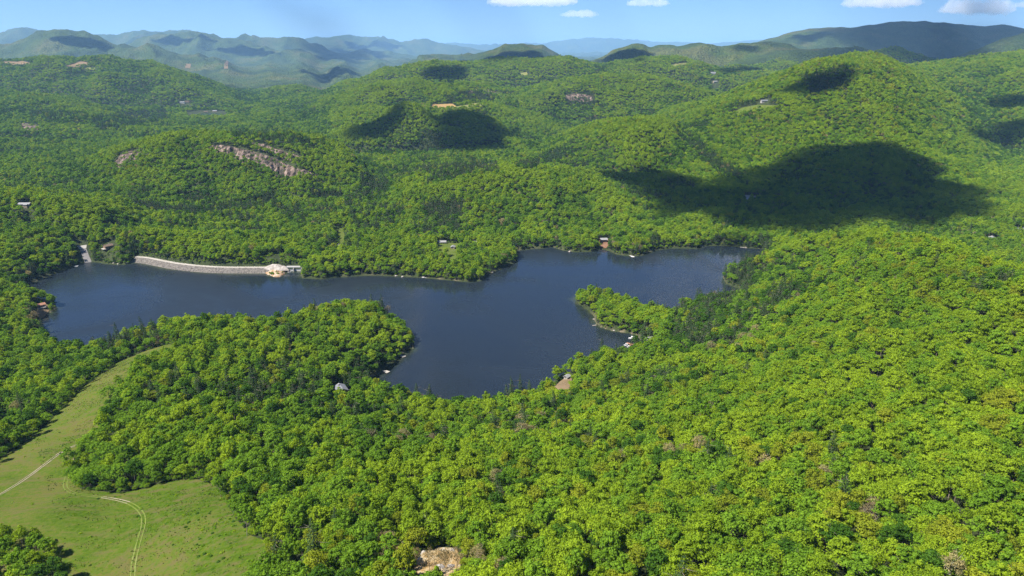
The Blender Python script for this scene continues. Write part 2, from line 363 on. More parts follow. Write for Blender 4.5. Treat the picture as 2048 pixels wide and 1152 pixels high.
# ------------------------------------------------------------------ trees
def quads(C, Nn, S, r):
    """leaf sprays: one bent quad per row, facing roughly Nn"""
    n = len(C)
    Nn = Nn / np.linalg.norm(Nn, axis=1, keepdims=True)
    t = np.cross(Nn, r.normal(size=(n, 3))); t /= np.linalg.norm(t, axis=1, keepdims=True) + 1e-9
    b = np.cross(Nn, t); S = S[:, None]; k = r.uniform(.55, 1, (n, 1))
    V = np.stack([C - t * S * .5, C - b * S * .5 * k, C + t * S * .5, C + b * S * .5 * k], 1).reshape(-1, 3)
    return V, np.arange(4 * n).reshape(n, 4)
def crown_broad(seed, R=5.0, H=15.0, nc=24, per=72, leaf=(.5, .9), flat=1.0, loose=0.0):
    r = np.random.default_rng(seed); Cs, Ns, Ss = [], [], []
    base = H * .38
    for k in range(nc):
        th = k * 2.39996 + r.uniform(-.4, .4); el = math.asin(np.clip(-.25 + 1.25 * (k + .5) / nc, -1, 1))
        rr = r.uniform(.45, .88)
        c = np.array([math.cos(th) * math.cos(el) * R * rr, math.sin(th) * math.cos(el) * R * rr, base + (H - base) * (.36 + .5 * flat * math.sin(el) * r.uniform(.8, 1.05) + r.uniform(-.07, .1))])
        cr = R * r.uniform(.2, .48) * (1 - .25 * max(0, math.sin(el)))
        u = r.normal(size=(per, 3)); u /= np.linalg.norm(u, axis=1, keepdims=True)
        u[:, 2] = np.where(u[:, 2] < -.35, -u[:, 2] * .6, u[:, 2])
        P = c + u * cr * r.uniform(.7, 1.12 + loose, (per, 1)) * np.array([1, 1, .8])
        Cs.append(P); Ns.append(u + .42 * r.normal(size=(per, 3)) + np.array([0, 0, .1])); Ss.append(r.uniform(*leaf, per))
    return quads(np.concatenate(Cs), np.concatenate(Ns), np.concatenate(Ss), r)
def crown_pine(seed, R=3.4, H=21.0, tiers=13, per=105, leaf=(.6, 1.15)):
    r = np.random.default_rng(seed); Cs, Ns, Ss = [], [], []
    for k in range(tiers):
        f = (k + .5) / tiers; z = H * (.22 + .77 * f); Rk = R * (1 - f) ** .75 * r.uniform(.8, 1.12) + .25
        n = max(8, int(per * (1 - f * .75))); nb = r.integers(5, 8); off = r.uniform(0, 6.28)
        th = off + 6.2832 * r.integers(0, nb, n) / nb + r.normal(0, .17, n); q = np.sqrt(r.uniform(.03, 1, n)) * Rk
        Cs.append(np.stack([np.cos(th) * q, np.sin(th) * q, z - q * .22 + r.normal(0, .16, n)], 1))
        Ns.append(np.stack([np.cos(th) * .5, np.sin(th) * .5, np.ones(n)], 1) + .4 * r.normal(size=(n, 3))); Ss.append(r.uniform(*leaf, n) * (1 - .35 * f))
    return quads(np.concatenate(Cs), np.concatenate(Ns), np.concatenate(Ss), r)
def trunk_mesh(seed, H, r0, mat, limbs=5, top=.72, pine=False, name='trunk'):
    r = random.Random(seed); m = MB()
    p = Vector((0, 0, -.6)); seg = 5; pts = [p]
    for k in range(1, seg + 1): pts.append(Vector((r.uniform(-.18, .18) * k * .6, r.uniform(-.18, .18) * k * .6, H * top * k / seg)))
    for k in range(seg): m.tube(pts[k], pts[k + 1], r0 * (1 - .82 * k / seg), r0 * (1 - .82 * (k + 1) / seg))
    for k in range(limbs):
        a = pts[2 + k % 3].lerp(pts[3 + k % 3], r.random()); th = k * 2.4 + r.uniform(-.3, .3); L = H * r.uniform(.2, .3)
        mid = a + Vector((math.cos(th) * L * .55, math.sin(th) * L * .55, (.05 if pine else .35) * L)); end = mid + Vector((math.cos(th + .3) * L * .4, math.sin(th + .3) * L * .4, (0 if pine else .5) * L))
        m.tube(a, mid, r0 * .38, r0 * .24, 5); m.tube(mid, end, r0 * .24, r0 * .07, 5)
        if not pine: m.tube(mid, mid + Vector((math.cos(th - .7) * L * .4, math.sin(th - .7) * L * .4, .45 * L)), r0 * .2, r0 * .06, 4)
    return m.mesh(name, mat)
# kinds: look word, crown meshes (near), material, trunk
KINDS = []
def add_kind(word, mat, gen, trunk, cat, H):
    V, F = gen; KINDS.append(dict(word=word, mat=mat, V=V, F=F, crown=mesh_np('crown', V, F, [LM[mat]]), trunk=trunk, cat=cat, H=H))
tb = [trunk_mesh(40 + i, 14, .26, BARK) for i in range(3)]; tp = trunk_mesh(50, 21, .27, BARK, 6, .9, True); tw = trunk_mesh(60, 15, .2, PALEBARK, 8, .85)
SH = [dict(R=5.0, H=14.5), dict(R=4.3, H=16.5, nc=22), dict(R=5.6, H=14.0, nc=24, flat=.85)]
for i in range(3): add_kind('lime green', 'lime', crown_broad(100 + i, **SH[i]), tb[i], 'broadleaf tree', 15)
for i in range(3): add_kind('fresh green', 'green', crown_broad(110 + i, **SH[i]), tb[i], 'broadleaf tree', 15)
for i in range(2): add_kind('deep green', 'deep', crown_broad(120 + i, **SH[i]), tb[i], 'broadleaf tree', 15)
for i in range(2): add_kind('olive gold', 'olive', crown_broad(130 + i, **SH[i + 1], per=60, loose=.15), tb[i], 'broadleaf tree', 15)
for i in range(2): add_kind('dark', 'pine', crown_pine(140 + i, 4.0 - .5 * i, 20 + 2 * i), tp, 'pine tree', 21)
add_kind('cream blossomed', 'pale', crown_broad(150, 4.6, 14.5, 22, 46, (.35, .65), 1, .2), tw, 'blossoming tree', 15)
add_kind('thin brown budding', 'brown', crown_broad(151, 4.4, 14.5, 22, 34, (.32, .6), 1, .3), tw, 'budding tree', 15)
NK = len(KINDS)
FAR = []                                # the same kinds with fewer, larger sprays
def far(mat, gen): FAR.append(mesh_np('far_crown', gen[0], gen[1], [LM[mat]]))
FS = [dict(R=5.0, H=14.5, nc=15, per=24, leaf=(1.1, 1.8)), dict(R=4.4, H=16.5, nc=15, per=24, leaf=(1.1, 1.8)), dict(R=5.7, H=14.0, nc=16, per=24, leaf=(1.1, 1.8), flat=.85)]
for i in range(3): far('lime', crown_broad(200 + i, **FS[i]))
for i in range(3): far('green', crown_broad(210 + i, **FS[i]))
for i in range(2): far('deep', crown_broad(220 + i, **FS[i]))
for i in range(2): far('olive', crown_broad(230 + i, **FS[i + 1]))
for i in range(2): far('pine', crown_pine(240 + i, 3.8 - .5 * i, 20 + 2 * i, 9, 30, (1.2, 2.0)))
far('pale', crown_broad(250, 4.6, 14.5, 11, 11, (1.2, 1.8))); far('brown', crown_broad(251, 4.4, 14.5, 11, 9, (1.1, 1.7)))

# ------------------------------------------------------------------ openings in the forest (outlines seen on the ground)
def outline(pts, step=6): return densify(np.array([hit(u, v)[:2] for u, v in pts]), step)
FIELD = outline([(-60,965),(0,919),(60,880),(110,832),(150,792),(190,757),(230,728),(280,706),(325,692),(362,684),(388,688),(340,708),(300,725),(262,755),(232,790),
    (212,820),(200,850),(185,880),(163,893),(147,925),(144,962),(165,980),(235,988),(290,978),(330,964),(385,958),(430,970),(452,1000),(472,1040),(500,1072),
    (535,1085),(548,1105),(528,1130),(515,1165),(500,1230),(-140,1230),(-140,1050)])
CLUMP = outline([(-20,1085),(20,1072),(65,1072),(100,1105),(135,1145),(150,1200),(140,1260),(-80,1260)])
ROCKY = outline([(828,1124),(848,1106),(880,1096),(914,1098),(921,1120),(921,1150),(900,1170),(850,1175),(826,1150)], 3)
BANK = outline([(1092,788),(1105,778),(1120,764),(1133,755),(1143,757),(1145,775),(1138,790),(1118,796)], 4)
LAWN1 = outline([(872,489),(885,486),(915,487),(921,492),(913,505),(912,520),(910,538),(900,542),(899,526),(890,508),(878,522),(874,505)], 4)
STRIP = outline([(677,458),(685,456),(689,470),(688,488),(680,492),(679,474)], 5)
LOT = outline([(673,489),(679,488),(684,496),(683,504),(675,502)], 4)
TRACKSCAR = outline([(576,688),(588,690),(589,706),(586,720),(580,714),(577,700)], 4)
CABINYARD = outline([(1197,478),(1216,478),(1218,490),(1212,497),(1200,497)], 3)
POINTYARD = outline([(76,612),(92,607),(102,618),(92,632),(80,640),(72,630)], 3)
OCHRE = outline([(845,214),(866,209),(905,208),(912,213),(902,219),(880,222),(862,218)], 30)
PALEFIELD = outline([(905,213),(930,211),(968,207),(962,213),(935,217),(912,221),(900,219)], 30)
HILLYARD = outline([(1460,226),(1485,216),(1515,210),(1555,212),(1550,219),(1505,224),(1480,231),(1462,232)], 20)
ROADBEND = outline([(838,327),(852,328),(868,333),(866,337),(850,333)], 10)
FARPATCH = [outline(q, 40) for q in ([(1040,147),(1054,146),(1056,152),(1044,152)], [(0,124),(30,124),(62,128),(60,130),(0,128)], [(132,133),(160,124),(178,127),(175,131),(150,136)],
            [(168,136),(190,136),(190,140),(170,142)], [(372,128),(382,128),(380,137),(370,136)], [(452,124),(460,122),(456,138),(448,138)], [(1340,131),(1372,126),(1376,130),(1345,135)])]
SHADYARD = outline([(1484,398),(1490,390),(1512,392),(1512,402),(1490,408)], 5)
CLIFFS = [outline(q, 10) for q in ([(415,297),(440,291),(480,298),(522,308),(562,324),(600,340),(637,353),(634,363),(590,360),(540,344),(488,327),(440,313)],
    [(495,286),(530,289),(572,305),(610,322),(600,327),(560,316),(520,302)], [(228,328),(240,312),(262,303),(284,302),(276,318),(250,332),(236,338)],
    [(1122,192),(1150,188),(1190,190),(1186,201),(1140,203)], [(928,180),(960,178),(1000,186),(1040,192),(1000,194),(940,187)], [(34,254),(50,247),(66,250),(84,254),(80,259),(50,263)],
    [(382,378),(400,372),(398,380),(388,384)])]
POND = outline([(388,231),(405,228),(438,228),(440,232),(415,234),(392,234)], 30)
OPEN = [FIELD, ROCKY, BANK, LAWN1, STRIP, LOT, TRACKSCAR, CABINYARD, POINTYARD, OCHRE, PALEFIELD, HILLYARD, ROADBEND, SHADYARD, POND] + FARPATCH + CLIFFS
_pz = float(np.mean([hit(u, v)[2] for u, v in [(400,230),(415,231),(430,230)]]))
PADS.append((POND, _pz))

# buildings: (u, v of the base, what stands there), filled in below; trees keep clear of them
HOUSES = [(683,784),(1207,484),(884,487),(906,497),(951,488),(217,496),(51,412),(83,614),(1497,402),(1297,682),(1134,757),(1984,480),(2040,462),(1528,204),(1426,147),(1430,165),(412,225),(430,224),(365,206),(375,205),(1376,862),(1030,470)]
HP = [hit(u, v) for u, v in HOUSES]
CLEAR = {0: (11, 26), 1: (11, 22), 2: (12, 40), 3: (9, 40), 4: (8, 30), 5: (14, 46), 6: (12, 48), 7: (9, 20), 8: (16, 40), 9: (8, 30), 10: (8, 18), 11: (14, 60), 12: (14, 60), 13: (25, 80), 14: (25, 90), 15: (25, 90),
         16: (25, 60), 17: (25, 60), 18: (25, 80), 19: (25, 80), 20: (7, 14), 21: (5, 10)}

# ------------------------------------------------------------------ dam site
_tl = np.array([pz(u, v, 0)[:2] for u, v in [(262,525),(280,526),(300,530),(340,538),(380,543),(420,546),(460,547),(500,547),(535,547),(552,547),(575,544),(606,544)]])
_dam_px = [(262,512),(300,517),(340,526),(400,533),(480,537),(545,528),(610,526),(612,548),(530,552),(400,548),(300,534),(258,527)]
DAMZONE = np.r_[_tl - [0, 3], _tl[::-1] * 1.0 + [[0, 19]]]
LOWS.append((DAMZONE + [0, -1.5], -.6))

# ------------------------------------------------------------------ ground sheet
GA = np.linspace(-1.32, 1.32, 1080); GY = np.geomspace(110, 78000, 940)
_az, _yy = np.meshgrid(GA, GY); _xx = _az * _yy
GZ = height(_xx.ravel(), _yy.ravel()).reshape(_xx.shape)
_i = np.arange(_xx.size).reshape(_xx.shape)
gme = mesh_np('ground', np.stack([_xx, _yy, GZ], -1).reshape(-1, 3), np.stack([_i[:-1, :-1], _i[:-1, 1:], _i[1:, 1:], _i[1:, :-1]], -1).reshape(-1, 4), smooth=True)
_ld = lake_d(_xx.ravel(), _yy.ravel())
attr(gme, 'bank', np.clip(1 - np.abs(_ld - .3) / 2.2, 0, 1) * np.clip(.35 + 1.1 * fbm(_xx.ravel() / 45, _yy.ravel() / 45, 71, 3), .0, 1))
def ground_mat():
    m, nt, b = newmat('forest_floor', .95); p = pos(nt)
    sep = nt.nodes.new('ShaderNodeSeparateXYZ'); nt.links.new(p, sep.inputs[0])
    floor = ramp(nt, noise(nt, p, .09, 4), [(.3, (.016, .024, .007)), (.7, (.035, .045, .013))])
    # beyond the last single trees the ground carries the unbroken canopy
    v = nt.nodes.new('ShaderNodeTexVoronoi'); v.inputs['Scale'].default_value = .06; nt.links.new(p, v.inputs['Vector'])
    big = noise(nt, p, .0022, 5, .6)
    can = ramp(nt, big, [(.35, (.020, .036, .012)), (.5, (.034, .058, .012)), (.66, (.066, .072, .022))])
    can = mixc(nt, .6, can, ramp(nt, v.outputs['Color'], [(.1, (.35, .4, .4)), (.9, (1.5, 1.45, 1.2))]), 'MULTIPLY')
    farf = nt.nodes.new('ShaderNodeMapRange'); farf.inputs['From Min'].default_value = 4700; farf.inputs['From Max'].default_value = 5500
    nt.links.new(sep.outputs['Y'], farf.inputs['Value'])
    c = mixc(nt, farf.outputs[0], floor, can)
    a = nt.nodes.new('ShaderNodeAttribute'); a.attribute_name = 'bank'
    bank = ramp(nt, noise(nt, p, .35, 4), [(.35, (.06, .05, .03)), (.7, (.2, .16, .11))])
    c = mixc(nt, a.outputs['Fac'], c, bank)
    nt.links.new(c, b.inputs['Base Color'])
    h = math_(nt, 'MULTIPLY', v.outputs['Distance'], -1.0)
    bp = bump(nt, math_(nt, 'MULTIPLY', h, farf.outputs[0]), 1.0, 14.0, b)
    return m
gme.materials.append(ground_mat())
link('ground', gme, kind='structure')

# visibility of a point over the ridges in front of it
_sl = (GZ + 5 - HC) / _yy; _rm = np.maximum.accumulate(_sl, 0)
def seen(x, y, z, up=22, slack=8):
    ia = np.clip(np.round((x / y - GA[0]) / (GA[1] - GA[0])).astype(int), 0, len(GA) - 1)
    iy = np.clip(np.searchsorted(GY, y - 25) - 1, 0, len(GY) - 1)
    return (z + up - HC) / y > _rm[iy, ia] - slack / y - .0008
def proj(x, y, z):
    D = y * CP - (z - HC) * SP; q = -(z - HC) * CP - y * SP
    return 1024 + FPX * x / D, 576 + FPX * q / D, D

# ------------------------------------------------------------------ forest: where each tree stands
def px_in(P, u, v): return inside(np.array(P, float), u, v)
def scatter(y0, y1, s, seed):
    r = np.random.default_rng(seed)
    ys = np.arange(y0, y1, s); out = []
    for k, y in enumerate(ys):
        lim = 1.26 if y1 < 700 else .97; w = lim * y + 20
        x = np.arange(-w, w, s) + (k % 2) * s * .5
        out.append(np.stack([x + r.uniform(-.36, .36, len(x)) * s, y + r.uniform(-.36, .36, len(x)) * s], 1))
    P = np.concatenate(out); P = P[(P[:, 1] > y0) & (np.abs(P[:, 0] / P[:, 1]) < (1.26 if y1 < 700 else .97))]
    x, y = P.T; z = height(x, y)
    keep = seen(x, y, z)
    x, y, z = x[keep], y[keep], z[keep]
    u, v, D = proj(x, y, z + 8)
    keep = v < 1330
    if y0 < 1600: keep &= lake_d(x, y) > 1.2
    x, y, z, u, v, D = (q[keep] for q in (x, y, z, u, v, D))
    keep = np.ones(len(x), bool); size = np.ones(len(x))
    for O in OPEN:
        if O is CLIFFS[3] or O is CLIFFS[4]: size = size * np.where(inside(O, x, y), .7, 1); continue
        c0 = O.min(0) - 40; c1 = O.max(0) + 40
        m = (x > c0[0]) & (x < c1[0]) & (y > c0[1]) & (y < c1[1])
        if not m.any(): continue
        d = sdist(O, x[m], y[m]); gone = d < (35.0 if O is POND else (-1.2 if O is FIELD else (2.5 if O is ROCKY else (7.0 if O is STRIP or O is LOT else 1.0))))
        if O is FIELD:
            gone &= ~inside(CLUMP, x[m], y[m]); size[m] *= np.where(inside(CLUMP, x[m], y[m]), .85, np.where(d < 8, r.uniform(.4, .95, m.sum()), 1))
        if any(O is C for C in CLIFFS): gone &= (r.uniform(size=len(d)) > .2) | (d > 0); size[m] *= np.where(d < -2, .62, 1)
        keep[m] &= ~gone
    for k, (rad, fr) in CLEAR.items():
        hx, hy, hz = HP[k]; e = np.array([hx, hy]) / math.hypot(hx, hy)
        al = (hx - x) * e[0] + (hy - y) * e[1]; ac = np.abs((hx - x) * e[1] - (hy - y) * e[0])
        keep &= ~((al > -rad) & (al < fr) & (ac < rad * (1 - .45 * np.clip(al / fr, 0, 1))))
    for O, sh in ((DAMZONE, 1),): keep &= ~inside(O, x, y)
    return tuple(q[keep] for q in (x, y, z, u, v, D, size))
RAMPZ = np.array([pz(u, v, 2)[:2] for u, v in [(152,508),(180,506),(187,524),(160,527)]]); OPEN.append(RAMPZ); ROCKZ = np.array([pz(u, v, 4)[:2] for u, v in [(520,548),(520,530),(540,522),(568,523),(580,530),(580,548)]]); OPEN.append(ROCKZ)
ROCKFRONT = np.array([hit(u, v)[:2] for u, v in [(832,1125),(842,1100),(915,1100),(921,1140),(921,1190),(838,1190)]]); OPEN.append(ROCKFRONT)
STANDS = [[(690,440),(700,415),(760,408),(810,412),(812,455),(720,462)],[(846,405),(925,402),(926,436),(850,436)],[(1448,510),(1500,505),(1512,540),(1490,590),(1450,575)],
          [(360,395),(550,385),(560,420),(420,425)],[(190,660),(300,650),(340,668),(200,705)],[(1170,690),(1250,690),(1240,745),(1150,750)],[(840,335),(990,320),(1000,345),(850,365)],
          [(720,345),(770,340),(775,385),(725,390)],[(1100,305),(1130,290),(1140,310),(1110,325)],[(560,420),(660,420),(670,450),(580,455)],[(1340,590),(1420,560),(1440,620),(1350,640)],[(1600,150),(1690,130),(1720,160),(1620,190)],[(690,425),(770,375),(850,343),(960,326),(960,312),(840,318),(770,340),(690,395)],[(1330,243),(1400,280),(1470,338),(1500,375),(1440,352),(1385,300)],[(1020,332),(1110,300),(1130,312),(1050,345)],[(440,268),(560,262),(660,290),(620,300),(520,284)],[(880,190),(960,178),(1010,200),(900,205)],[(1130,185),(1190,182),(1200,210),(1130,208)],[(1480,205),(1560,195),(1560,212),(1480,225)],[(180,235),(330,215),(340,240),(200,265)],[(60,220),(170,225),(190,250),(60,245)]]
def gsample(x, y):
    fa = np.clip((x / y - GA[0]) / (GA[1] - GA[0]), 0, len(GA) - 1.001); fy = np.clip(np.log(y / GY[0]) / np.log(GY[1] / GY[0]), 0, len(GY) - 1.001)
    i, j = fy.astype(int), fa.astype(int); a, b = fy - i, fa - j
    return (GZ[i, j] * (1 - b) + GZ[i, j + 1] * b) * (1 - a) + (GZ[i + 1, j] * (1 - b) + GZ[i + 1, j + 1] * b) * a
def topo(x, y):                         # above 0 on crests, below 0 in hollows
    r = 30 + .035 * y
    return (gsample(x, y) - .25 * (gsample(x + r, y) + gsample(x - r, y) + gsample(x, y + r) + gsample(x, np.maximum(y - r, 112)))) / r
WT = lambda l, g, d, o, p, c, b: np.array([l / 3] * 3 + [g / 3] * 3 + [d / 2] * 2 + [o / 2] * 2 + [p / 2] * 2 + [c, b])
def kinds_for(x, y, z, u, v, seed):
    r = np.random.default_rng(seed); n = len(x)
    W = np.tile(WT(.34, .38, .14, .05, .05, .012, .028), (n, 1))
    def put(m, w, k=1.0): W[m] = W[m] * (1 - k) + w * k
    put((y < 520) & (u < 760), WT(.34, .46, .12, .035, .03, .004, .01))
    put((y < 600) & (u >= 760), WT(.48, .29, .06, .09, .025, .02, .045))
    put((y < 340) & (u >= 760), WT(.44, .22, .05, .16, .015, .045, .08))
    put((y > 900) & (y < 2000), WT(.44, .36, .09, .04, .035, .012, .023))
    put((y > 900) & (u < 650), WT(.38, .40, .11, .03, .05, .01, .015))
    put((y > 2000), WT(.46, .31, .11, .05, .045, .005, .015))
    put((y > 1900) & (u < 660), WT(.25, .38, .21, .02, .09, .004, .01))
    put((y > 1800) & (u > 1350) & (v < 260), WT(.40, .27, .13, .12, .03, .01, .04))
    dl = lake_d(x, y)
    put(dl < 14, WT(.25, .3, .12, .04, .19, .04, .06))
    pn = fbm(x / 130, y / 130, 61, 3) + .25 * fbm(x / 900, y / 900, 66, 2)
    put(pn > .5, WT(.1, .22, .2, .02, .44, .0, .02), .8)
    tp = topo(x, y) + .03 * fbm(x / 200, y / 200, 64, 2)
    W *= np.exp(np.clip(tp, -.12, .12)[:, None] * np.array([9] * 3 + [1] * 3 + [-9] * 2 + [10] * 2 + [-11] * 2 + [0, 6]))  # kinds follow the terrain; paler crests also put sunlit relief into tree colour
    for S in STANDS:
        m = px_in(S, u, v)
        put(m, WT(.04, .12, .14, .02, .64, .01, .03), .5 if S[0][0] in (1170, 1340, 690, 360, 560) else .85)
    q = .5 * (1 + np.clip(1.9 * fbm(x / 42 + .3 * y / 42, y / 42, 67, 3), -1, 1)); q = np.clip(.42 * q + .58 * r.uniform(size=n), 0, .9999)
    q = np.interp(q, [0, .2, .8, 1], [0, .145, .855, .9999])
    k = (W.cumsum(1) > (q * W.sum(1))[:, None]).argmax(1)
    return k
TX = []
for (y0, y1, s, sd, sc, fr) in ((125, 620, 6.0, 1, .93, 0), (620, 1600, 6.3, 2, .95, 0), (1600, 2300, 7.6, 5, 1.06, 1), (2300, 3300, 9.2, 3, 1.24, 1), (3300, 5400, 12.5, 4, 1.5, 1)):
    x, y, z, u, v, D, size = scatter(y0, y1, s, sd)
    k = kinds_for(x, y, z, u, v, sd + 20)
    r = np.random.default_rng(sd + 40); n = len(x)
    S = sc * (.58 + .62 * r.uniform(0, 1, n) ** 1.15) * size; Sz = S * r.uniform(.88, 1.14, n) / (sc ** .55)
    S = np.where(k >= 12, S * .9, S)
    near = (D < 1700) if not fr else np.zeros(n, bool)
    TX.append(np.stack([x, y, z - .2, k, S, Sz, r.uniform(0, 6.283, n), near, D, u, v], 1))
e = np.roll(LAKE, -1, 0) - LAKE; nl = np.stack([e[:, 1], -e[:, 0]], 1) / (np.linalg.norm(e, axis=1, keepdims=True) + 1e-9)
r = np.random.default_rng(91); SX = []
for rep in range(5):
    t = r.uniform(0, 1, (len(LAKE), 1)); o = r.uniform(.3, 4.5, (len(LAKE), 1)); SX.append(LAKE + e * t + nl * o); SX.append(LAKE + e * t - nl * o)
SX = np.concatenate(SX); dl = lake_d(SX[:, 0], SX[:, 1]); SX = SX[(dl > .2) & (dl < 5)]
for O in [DAMZONE, ROCKZ, RAMPZ, CABINYARD, POINTYARD, BANK]: SX = SX[sdist(O, SX[:, 0], SX[:, 1]) > 1]
DK = np.array([pz(u, v, 0)[:2] for u, v in [(793,708),(765,742),(1200,492),(1258,511),(854,550),(1275,691),(1262,676),(176,523),(745,548)]])
SX = SX[np.hypot(SX[:, None, 0] - DK[:, 0], SX[:, None, 1] - DK[:, 1]).min(1) > 4.5]
x, y = SX.T; z = height(x, y); u, v, D = proj(x, y, z); n = len(x); k = kinds_for(x, y, z, u, v, 95); S = r.uniform(.22, .62, n)
TX.append(np.stack([x, y, z - .3, k, S, S * r.uniform(.7, 1, n), r.uniform(0, 6.283, n), D < 1150, D, u, v], 1))
# bushes that close the wood's edges and stand in its small openings
BX = []
def bushes(P, a, b, dens):
    c0, c1 = P.min(0) - b, P.max(0) + b; m = int((c1 - c0).prod() * dens); q = r.uniform(0, 1, (m, 2)) * (c1 - c0) + c0
    d = sdist(P, q[:, 0], q[:, 1]); BX.append(q[(d > a) & (d < b)])
bushes(FIELD, -.8, 11, .16); bushes(ROCKY, .3, 12, .22); bushes(ROCKFRONT, -8, 6, .06); bushes(ROCKZ, -8, 14, .14); bushes(DAMZONE, -2.5, 9, .12); bushes(RAMPZ, .5, 9, .12); bushes(BANK, 0, 6, .1); bushes(LAWN1, 0, 10, .06); bushes(STRIP, 0, 6, .08); bushes(LOT, 0, 6, .08)
for k, (rad, fr) in CLEAR.items():
    if k in (13, 14, 15, 16, 17, 18, 19): continue
    q = r.uniform(-1, 1, (int(rad * fr * .5), 2)) * max(rad, fr) + HP[k][:2]; dd = np.hypot(q[:, 0] - HP[k][0], q[:, 1] - HP[k][1]); BX.append(q[dd > 8.5])
BX = np.concatenate(BX); BX = BX[lake_d(BX[:, 0], BX[:, 1]) > .8]
for O in OPEN:
    if O is ROCKFRONT or O is ROCKZ: continue
    dO = sdist(O, BX[:, 0], BX[:, 1]); BX = BX[dO > (-.9 if O is FIELD else .2)]
BX = BX[~inside(DAMZONE, BX[:, 0], BX[:, 1] + 2.0)]
x, y = BX.T; z = height(x, y); u, v, D = proj(x, y, z); n = len(x); k = kinds_for(x, y, z, u, v, 96); k = np.where((k == 10) | (k == 11), 6, k); S = r.uniform(.13, .36, n)
TX.append(np.stack([x, y, z - .2, k, S, S * r.uniform(.6, .9, n), r.uniform(0, 6.283, n), D < 1150, D, u, v], 1))
TX = np.concatenate(TX)
print('trees', len(TX), (TX[:, 7] > 0).sum())
# ------------------------------------------------------------------ the trees that show largest are things of their own; the rest is one forest
inframe = (TX[:, 9] > 4) & (TX[:, 9] < 2044) & (TX[:, 10] < 1146) & (TX[:, 10] > 0)
def vis(i):
    x, y, z = TX[i, :3]; return seen(x[...], y, z + 6, 6, -2)
own = np.zeros(len(TX), bool)
K = TX[:, 3].astype(int)
for lo, hi, cnt in ((0, 10, 300), (10, 12, 110), (12, 13, 45), (13, 14, 70)):
    c = np.where(inframe & (K >= lo) & (K < hi) & (TX[:, 8] < 1150))[0]
    c = c[seen(TX[c, 0], TX[c, 1], TX[c, 2] + 4, 6, -1)]
    own[c[np.argsort(TX[c, 8])][:cnt]] = True
def place_words(x, y, u, v):
    if inside(CLUMP, np.array([x]), np.array([y]))[0]: return 'in the clump standing alone in the grassy field'
    a = [np.array([x]), np.array([y])]
    if sdist(ROCKY, *a)[0] < 16: return 'beside the bare rocky clearing'
    df = sdist(FIELD, *a)[0]
    if df < 11: return 'on the edge of the grassy field'
    if lake_d(*a)[0] < 16: return 'on the bank of the lake'
    if u < 700: return 'in the wood between field and lake' if df < 90 else 'in the wood near the lake inlet'
    if u < 1050: return 'in the wood uphill of the rocky clearing' if v < 1080 else 'in the wood around the rocky clearing'
    if v < 900: return 'on the slope down to the lake dock'
    if u < 1400: return 'in the wood at the foot of the near hill'
    return 'high on the near hill'
def size_word(s): return 'small' if s < .84 else ('tall' if s > 1.04 else 'round')
for i in np.where(own)[0][np.argsort(TX[own, 8])]:
    x, y, z, k, S, Sz, rz, nr, D, u, v = TX[i]; kd = KINDS[int(k)]
    shape = {'pine tree': 'conical' if S > .9 else 'small conical'}.get(kd['cat'], size_word(S))
    lab = '%s %s %s %s' % (shape, kd['word'], kd['cat'], place_words(x, y, u, v))
    t = thing(kd['cat'].replace(' ', '_'), (x, y, z), lab, kd['cat'].split()[-1], lab + 's' if False else shape + ' ' + kd['word'] + ' trees ' + place_words(x, y, u, v), rz)
    t.scale = (S * rnd.uniform(.82, 1.18), S * rnd.uniform(.82, 1.18), Sz)
    link('trunk', kd['trunk'], t); link('crown', kd['crown'], t)
protos = bpy.data.collections.new('tree_kinds')
def joined(name, kd):
    me = kd['trunk']; tv = np.array([v.co for v in me.vertices]); bm = bmesh.new(); bm.from_mesh(me); bmesh.ops.triangulate(bm, faces=bm.faces)
    tf = np.array([[v.index for v in f.verts] + [f.verts[0].index] for f in bm.faces]); bm.free()
    V = np.r_[kd['V'], tv]; n = len(kd['V'])
    m2 = bpy.data.meshes.new(name)
    faces = [tuple(f) for f in kd['F']] + [tuple(n + j for j in f[:3]) for f in tf]
    m2.from_pydata([tuple(p) for p in V], [], faces); m2.materials.append(LM[kd['mat']]); m2.materials.append(me.materials[0])
    m2.polygons.foreach_set('material_index', np.array([0] * len(kd['F']) + [1] * len(tf), np.int32)); m2.update()
    return m2
for i, kd in enumerate(KINDS): protos.objects.link(bpy.data.objects.new('tree_kind_%02d' % i, joined('tree_kind', kd)))
for i, me in enumerate(FAR): protos.objects.link(bpy.data.objects.new('tree_kind_%02d' % (NK + i), me))
R = TX[~own]
fm = bpy.data.meshes.new('forest'); fm.vertices.add(len(R)); fm.vertices.foreach_set('co', np.ascontiguousarray(R[:, :3]).ravel())
a = fm.attributes.new('kind_index', 'INT', 'POINT'); a.data.foreach_set('value', (R[:, 3] + np.where(R[:, 7] > 0, 0, NK)).astype(np.int32))
a = fm.attributes.new('tree_scale', 'FLOAT_VECTOR', 'POINT'); a.data.foreach_set('vector', np.stack([R[:, 4] * rng.uniform(.82, 1.18, len(R)), R[:, 4] * rng.uniform(.82, 1.18, len(R)), R[:, 5]], 1).astype(np.float32).ravel())
a = fm.attributes.new('tree_turn', 'FLOAT_VECTOR', 'POINT'); a.data.foreach_set('vector', np.stack([rng.normal(0, .07, len(R)), rng.normal(0, .07, len(R)), R[:, 6]], 1).astype(np.float32).ravel())
forest = link('forest', fm, kind='stuff', label='unbroken spring green woodland covering the hills around the lake', category='forest')
ng = bpy.data.node_groups.new('forest_trees', 'GeometryNodeTree')
ng.interface.new_socket('Geometry', in_out='INPUT', socket_type='NodeSocketGeometry'); ng.interface.new_socket('Geometry', in_out='OUTPUT', socket_type='NodeSocketGeometry')
